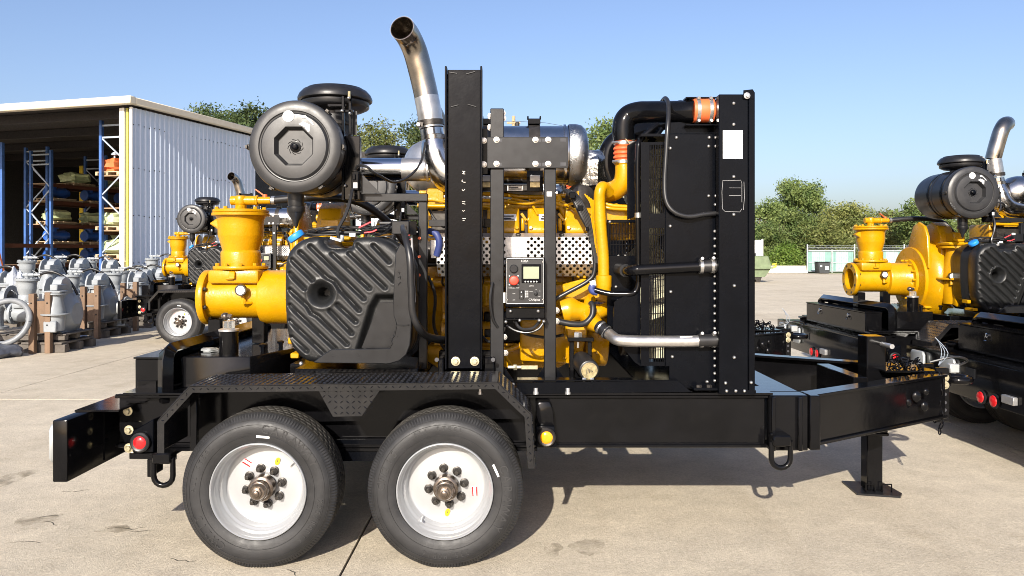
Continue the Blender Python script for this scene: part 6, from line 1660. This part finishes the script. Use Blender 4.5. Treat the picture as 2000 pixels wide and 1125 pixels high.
rs('shroud_bottom', MB().box(XX(1255,4.32),XX(1404,4.3),4.32,Yb_-.1,.83,.845))
# grille strip with slots
gy = Ys_+.012
gr = MB()
gxa, gxb = XX(1252,gy), XX(1299.5,gy)
ax0, ax1 = XX(1269,gy), XX(1297,gy)
gr.pbox(1252,1268.8,278,715,gy,.004).pbox(1297.2,1300,278,715,gy,.004).pbox(1269,1297,278,282,gy,.004).pbox(1269,1297,707,715,gy,.004).pbox(1269,1297,417,446,gy,.004)
py = 282
while py < 706:
    if not (414 < py < 446): gr.pbox(1269,1297,py,py+1.2,gy,.004)
    py += 22
for k in range(6):
    px = 1269+28*(k+.5)/6 - 1
    gr.pbox(px,px+2,282,417,gy+.0045,.003).pbox(px,px+2,446,707,gy+.0045,.003)
rs('fan_guard', gr, 'black_satin', kind='stuff')
rs('fan_cone', MB().pprism([(1200,590),(1251,560),(1251,716),(1240,708),(1196,655)], gy+.06, .01))
rs('fan_cone', MB().pprism([(1225,285),(1251,272),(1251,420),(1225,430)], gy+.2, .01))
fan_c = Vector((.93, 5.2, 1.62))
fn = tp('fan', MB().lathe([(.10,-.05),(.12,-.04),(.12,.05),(.08,.06)], fan_c, (1,0,0), 24), 'cream_fan')
bl = MB()
for j in range(5):
    pass
def blade():
    vs, fs = [], []
    for j in range(7):
        r_ = .11 + j*.105; tw = R(52-4.5*j); hw = .085+.007*j
        for s_ in (-1, 1):
            vs.append((s_*hw*math.cos(tw), s_*hw*math.sin(tw)*1.0, r_))
    n = len(vs)
    vs += [(x+.008, y, z) for x, y, z in vs]
    for j in range(6):
        a = 2*j
        fs += [(a,a+1,a+3,a+2), (n+a,n+a+2,n+a+3,n+a+1), (a,a+2,n+a+2,n+a), (a+1,n+a+1,n+a+3,a+3)]
    fs += [(0,n,n+1,1),(n-2,n-1,2*n-1,2*n-2)]
    return MB().add(vs, fs).mesh('blade', 'cream_fan')
bme = blade()
for k in range(8): inst('blade', bme, fn, fan_c, (k*math.pi/4+.55, 0, 0))
# belt guard box
bgd = tp('belt_guard', MB().pbox(1186,1250,500,640,4.52,.02).pbox(1186,1191,430,499.5,4.52,.02).pbox(1245,1250,430,499.5,4.52,.02).pbox(1191.5,1244.5,430,436,4.52,.02), 'black_satin', bevel=.002)
gm = MB()
for k in range(18): gm.pbox(1192+k*2.95,1193+k*2.95,436.3,499.5,4.525,.006)
for py in (457,478): gm.pbox(1191.5,1244.5,py,py+1.5,4.520,.004)
sp('guard_mesh', gm, 'black_satin', bgd, kind='stuff')
gm = MB()
for k in range(14): gm.pbox(1205+k*3,1206.3+k*3,585,600,4.512,.006).pbox(1205+k*3,1206.3+k*3,612,630,4.512,.006)
sp('guard_louvres', gm, 'hose', bgd, kind='stuff')
for px, py in ((1191,434),(1203,561),(1212,638),(1239,638),(1248,495),(1255,443),(1252,494),(1257,582),(1246,632)): bolt(bgd, px, py, 4.515, bolt_small)
es('far_pump_cover', MB().pbox(1190,1245,400,470,4.75,.3), bevel=.02)
es('water_header', MB().pprism([(1180,404),(1205,398),(1226,410),(1226,436),(1178,440)], 4.58, .2).tube([P(1178,398,4.54),P(1200,403,4.53),P(1240,405,4.53)], .012, 8, 4).tube([P(1178,404,4.54),P(1200,409,4.53),P(1240,410,4.53)], .010, 8, 4).pbox(1236,1241,365,404,4.55,.02), bevel=.006)
tp('deck_angle', MB().prism([(XX(a,4.27),ZZ(b,4.27)) for a,b in [(1010,746),(1322,742),(1348,764),(1010,768)]], 4.238, 4.246), 'black_satin', bevel=.001)
tp('deck_angle_flange', MB().box(XX(1010,4.27),XX(1322,4.27),4.246,4.33,ZZ(742,4.27)-.003,ZZ(742,4.27)+.003), 'black_satin')
ft_ = tp('radiator_foot', MB().pbox(1355,1408,758,763,4.22,.1), 'black_satin', bevel=.002)
for px in (1365,1385): sp('foot_bolt', MB().hexa(P(px,757,4.24),(0,0,1),.016,.014), 'dark_steel', ft_)
for px in (1419,1437,1454): bolt(rd, px, 763.5, 4.19, bolt_small)
tp('sill_plate', MB().box(XX(1408,4.2),XX(1476,4.2),4.195,4.205,.8225,.845), 'black_satin')

# --- the other trailers are built alike
T.location.z = LIFT
T['label'] = 'nearest black twin-axle trailer with yellow pump and engine, seen whole from the side'
tiny = ('stamped_letters','weld_scar','lettering','warning_icon','button_screw','panel_screw','anchor_nut','chain_link')
others = [((-4.5, 9.4, 0), 'same kind of trailer beside the grey pumps, small, in front of the corrugated wall', tiny),
          ((-.1, 2.62, 0), 'trailer standing parallel directly behind the nearest one, mostly hidden by it', tiny[:4]),
          ((5.72, 3.3, 0), 'trailer whose whole yellow pump and filter show before the far green fence', tiny[:4]),
          ((5.98, .6, 0), 'trailer cut off by the picture edge, its red tail lamps facing the tow ring', tiny[:4])]
for off, lab, sk_ in others:
    c = copy_tree(T, None, sk_)
    c.location = Vector(TO) + Vector(off) + Vector((0, 0, LIFT))
    c['label'] = lab
    if 'far green fence' in lab:                     # its outlet bend is turned the other way
        for p_ in c.children:
            if p_.name.startswith('exhaust_stack'):
                ax = P(833,193,4.95) - Vector(TO)
                for q_ in p_.children:
                    if q_.name.startswith('stack_bend'):
                        q_.matrix_local = Matrix.Translation(ax) @ Matrix.Rotation(R(150), 4, 'Z') @ Matrix.Translation(-ax)

# ------------------------------------------------------------------ loose grey pumps on pallets
go = (-1.75, 5.1, .95)
G = thing('grey_pump', go, 'x', 'pump', 'grey pumps lined up on pallets')
pump(G, 'grey_paint', direct=True, gauge=False)
for yy in (4.68, 5.04, 5.41): part('pallet_bearer', MB().box(-2.15,-.95,yy,yy+.11,.90,.981), 'grey_pallet_wood', G, bevel=.004)
for k in range(7): part('pallet_board', MB().box(-2.2+k*.19,-2.06+k*.19,4.66,5.54,.982,1.0012), 'grey_pallet_wood', G, bevel=.002)
spots = [(-8.0, 12.75, .02, .24, 'nearest grey pump in the front line, hose ring lying before it'),
         (-8.44, 14.8, .0, .24, 'grey pump with its wide flange between the two pairs of timber posts'),
         (-8.6, 16.7, .0, .22, 'grey pump in front of the white building column, left of the trailer bumper'),
         (-9.35, 19.3, .0, .24, 'farthest grey pump in line, close to the yellow pump of the small trailer'),
         (-9.75, 14.3, .0, .3, 'grey pump at the very picture edge, behind the nearest one'),
         (-10.05, 16.0, .0, .5, 'grey pump of the rear line, standing before the orange ladder'),
         (-10.36, 17.6, .0, .5, 'grey pump of the rear line, between ladder and rack post'),
         (-10.5, 19.2, .0, .45, 'grey pump of the rear line, closest to the warehouse column'),
         (-9.05, 17.9, .0, .24, 'grey pump tucked between the third timber posts and the farthest pump'),
         (-9.6, 20.6, .0, .5, 'grey pump right in front of the corrugated wall corner'),
         (-11.2, 15.2, .0, .5, 'grey pump half cut by the picture edge under the rack with the ladder')]
for k, (x, y, rz, zz, lab) in enumerate(spots):
    c = G if k == 0 else copy_tree(G)
    c.location = (x, y, zz)
    c.rotation_euler = (0, 0, rz)
    c['label'] = lab
# loose discharge elbows and wraps around the row
def elbow(x, y, z, lab, s=1.0):
    o = (x, y, z)
    t = thing('pipe_elbow', o, lab, 'pipe fitting', 'grey pipe fittings among the pumps')
    part('bend', MB().tube([(x,y,z+.02),(x,y,z+.25*s),(x+.08*s,y,z+.42*s),(x+.26*s,y,z+.47*s)], .13*s, 20, 5, cap=False, wall=.012), 'grey_paint', t)
    part('flange', MB().lathe([(.13*s,0),(.2*s,0),(.2*s,.03),(.13*s,.03)], (x,y,z), (0,0,1), 24, closed=True), 'grey_paint', t)
    part('flange', MB().lathe([(.13*s,0),(.2*s,0),(.2*s,.03),(.13*s,.03)], (x+.25*s,y,z+.47*s), (1,0,0), 24, closed=True), 'grey_paint', t)
elbow(-7.75, 15.0, .17, 'grey flanged pipe elbow standing behind the second pair of timber posts', .85)
elbow(-8.9, 13.2, .3, 'grey flanged pipe elbow at the picture edge, left of the nearest grey pump', 1.1)
def blockset(x, y, lab, h=1.0):
    o = (x, y, 0)
    t = thing('timber_post', o, lab, 'post', 'timber posts holding the pallets')
    part('upright', MB().box(x-.10,x-.01,y-.06,y+.03,0,h), 'wood', t, bevel=.006)
    part('upright', MB().box(x+.13,x+.22,y-.02,y+.07,0,h+.02), 'wood', t, bevel=.006)
    part('spacer', MB().box(x-.009,x+.129,y-.0,y+.05,.32,h-.12), 'wood', t, bevel=.004)
    for z in (.45, .8): part('bolt_head', MB().sphere((x-.055, y-.062, z), .014, 8, 4).sphere((x+.175, y-.022, z), .014, 8, 4), 'dark_steel', t)
for px, py, top, lab in ((284,0,0,''),):
    pass
def post_at(px, Y, lab, h): blockset(XX(px, Y), Y, lab, h)
post_at(72, 12.2, 'nearest pair of tall brown timber posts, beside the hose ring', .95)
post_at(170, 14.2, 'second pair of brown timber posts, before the grey flange pump', .97)
post_at(247, 15.6, 'third pair of brown timber posts, just behind the small trailer bumper', .98)
# hose ring lying against the nearest pump
hr = (-7.95, 12.05, .50)
solo('hose_ring', MB().tube([Vector((hr[0]+.37*math.cos(2*math.pi*k/28), hr[1]+.14*math.sin(2*math.pi*k/28), hr[2]+.01+.33*math.sin(2*math.pi*k/28))) for k in range(29)], .045, 12, cap=False), 'grey_rubber', hr,
     'grey hose ring leaning in front of the nearest grey pump', 'ring')
# stacked timber skids under the row
for k, (x, y, lab) in enumerate(((-8.0,12.7,'dark timber skid under the nearest grey pump'),(-8.44,14.8,'dark timber skid under the grey pump with the wide flange'),(-8.5,16.7,'dark timber skid under the grey pump behind the trailer bumper'),(-9.35,19.3,'dark timber skid under the farthest grey pump'))):
    t = thing('timber_skid', (x,y,0), lab, 'skid', 'timber skids under the grey pumps')
    for dy in (-.6,0,.55): part('bearer', MB().box(x-.75,x+.85,y+dy*.7,y+dy*.7+.12,0,.13), 'grey_pallet_wood', t, bevel=.006)
    for q in range(7): part('board', MB().box(x-.78+q*.235,x-.60+q*.235,y-.44,y+.5,.131,.165), 'grey_pallet_wood', t, bevel=.004)
def wrap(x, y, z, rx, ry, rz, mat, lab, seed):
    mb = MB().sphere((0,0,0),1,18,10); rnd = random.Random(seed); ph = [rnd.uniform(0,6) for _ in range(4)]
    vs = [(x+rx*v[0]*(1+.15*math.sin(5*v[1]+ph[0])), y+ry*v[1]*(1+.15*math.sin(6*v[0]+ph[1])), z+rz*max(-.6,v[2])*(1+.25*math.sin(7*v[0]+5*v[1]+ph[2]))) for v in mb.v]
    solo('plastic_wrap', MB().add(vs, mb.f), mat, (x,y,z), lab, 'plastic sheet', 'plastic sheets around the pumps')
wrap(-8.1, 11.75, .07, .55,.35,.16, 'tarp_dark', 'dark crumpled plastic sheet under the hose ring', 2)
wrap(-7.9, 13.55, .05, .4,.3,.14, 'sheet_plastic', 'pale crumpled plastic sheet at the foot of the second timber posts', 3)
wrap(-9.0, 13.9, 1.0, .14,.14,.3, 'sheet_plastic', 'pale plastic sheet hanging over the pump behind the nearest one', 4)
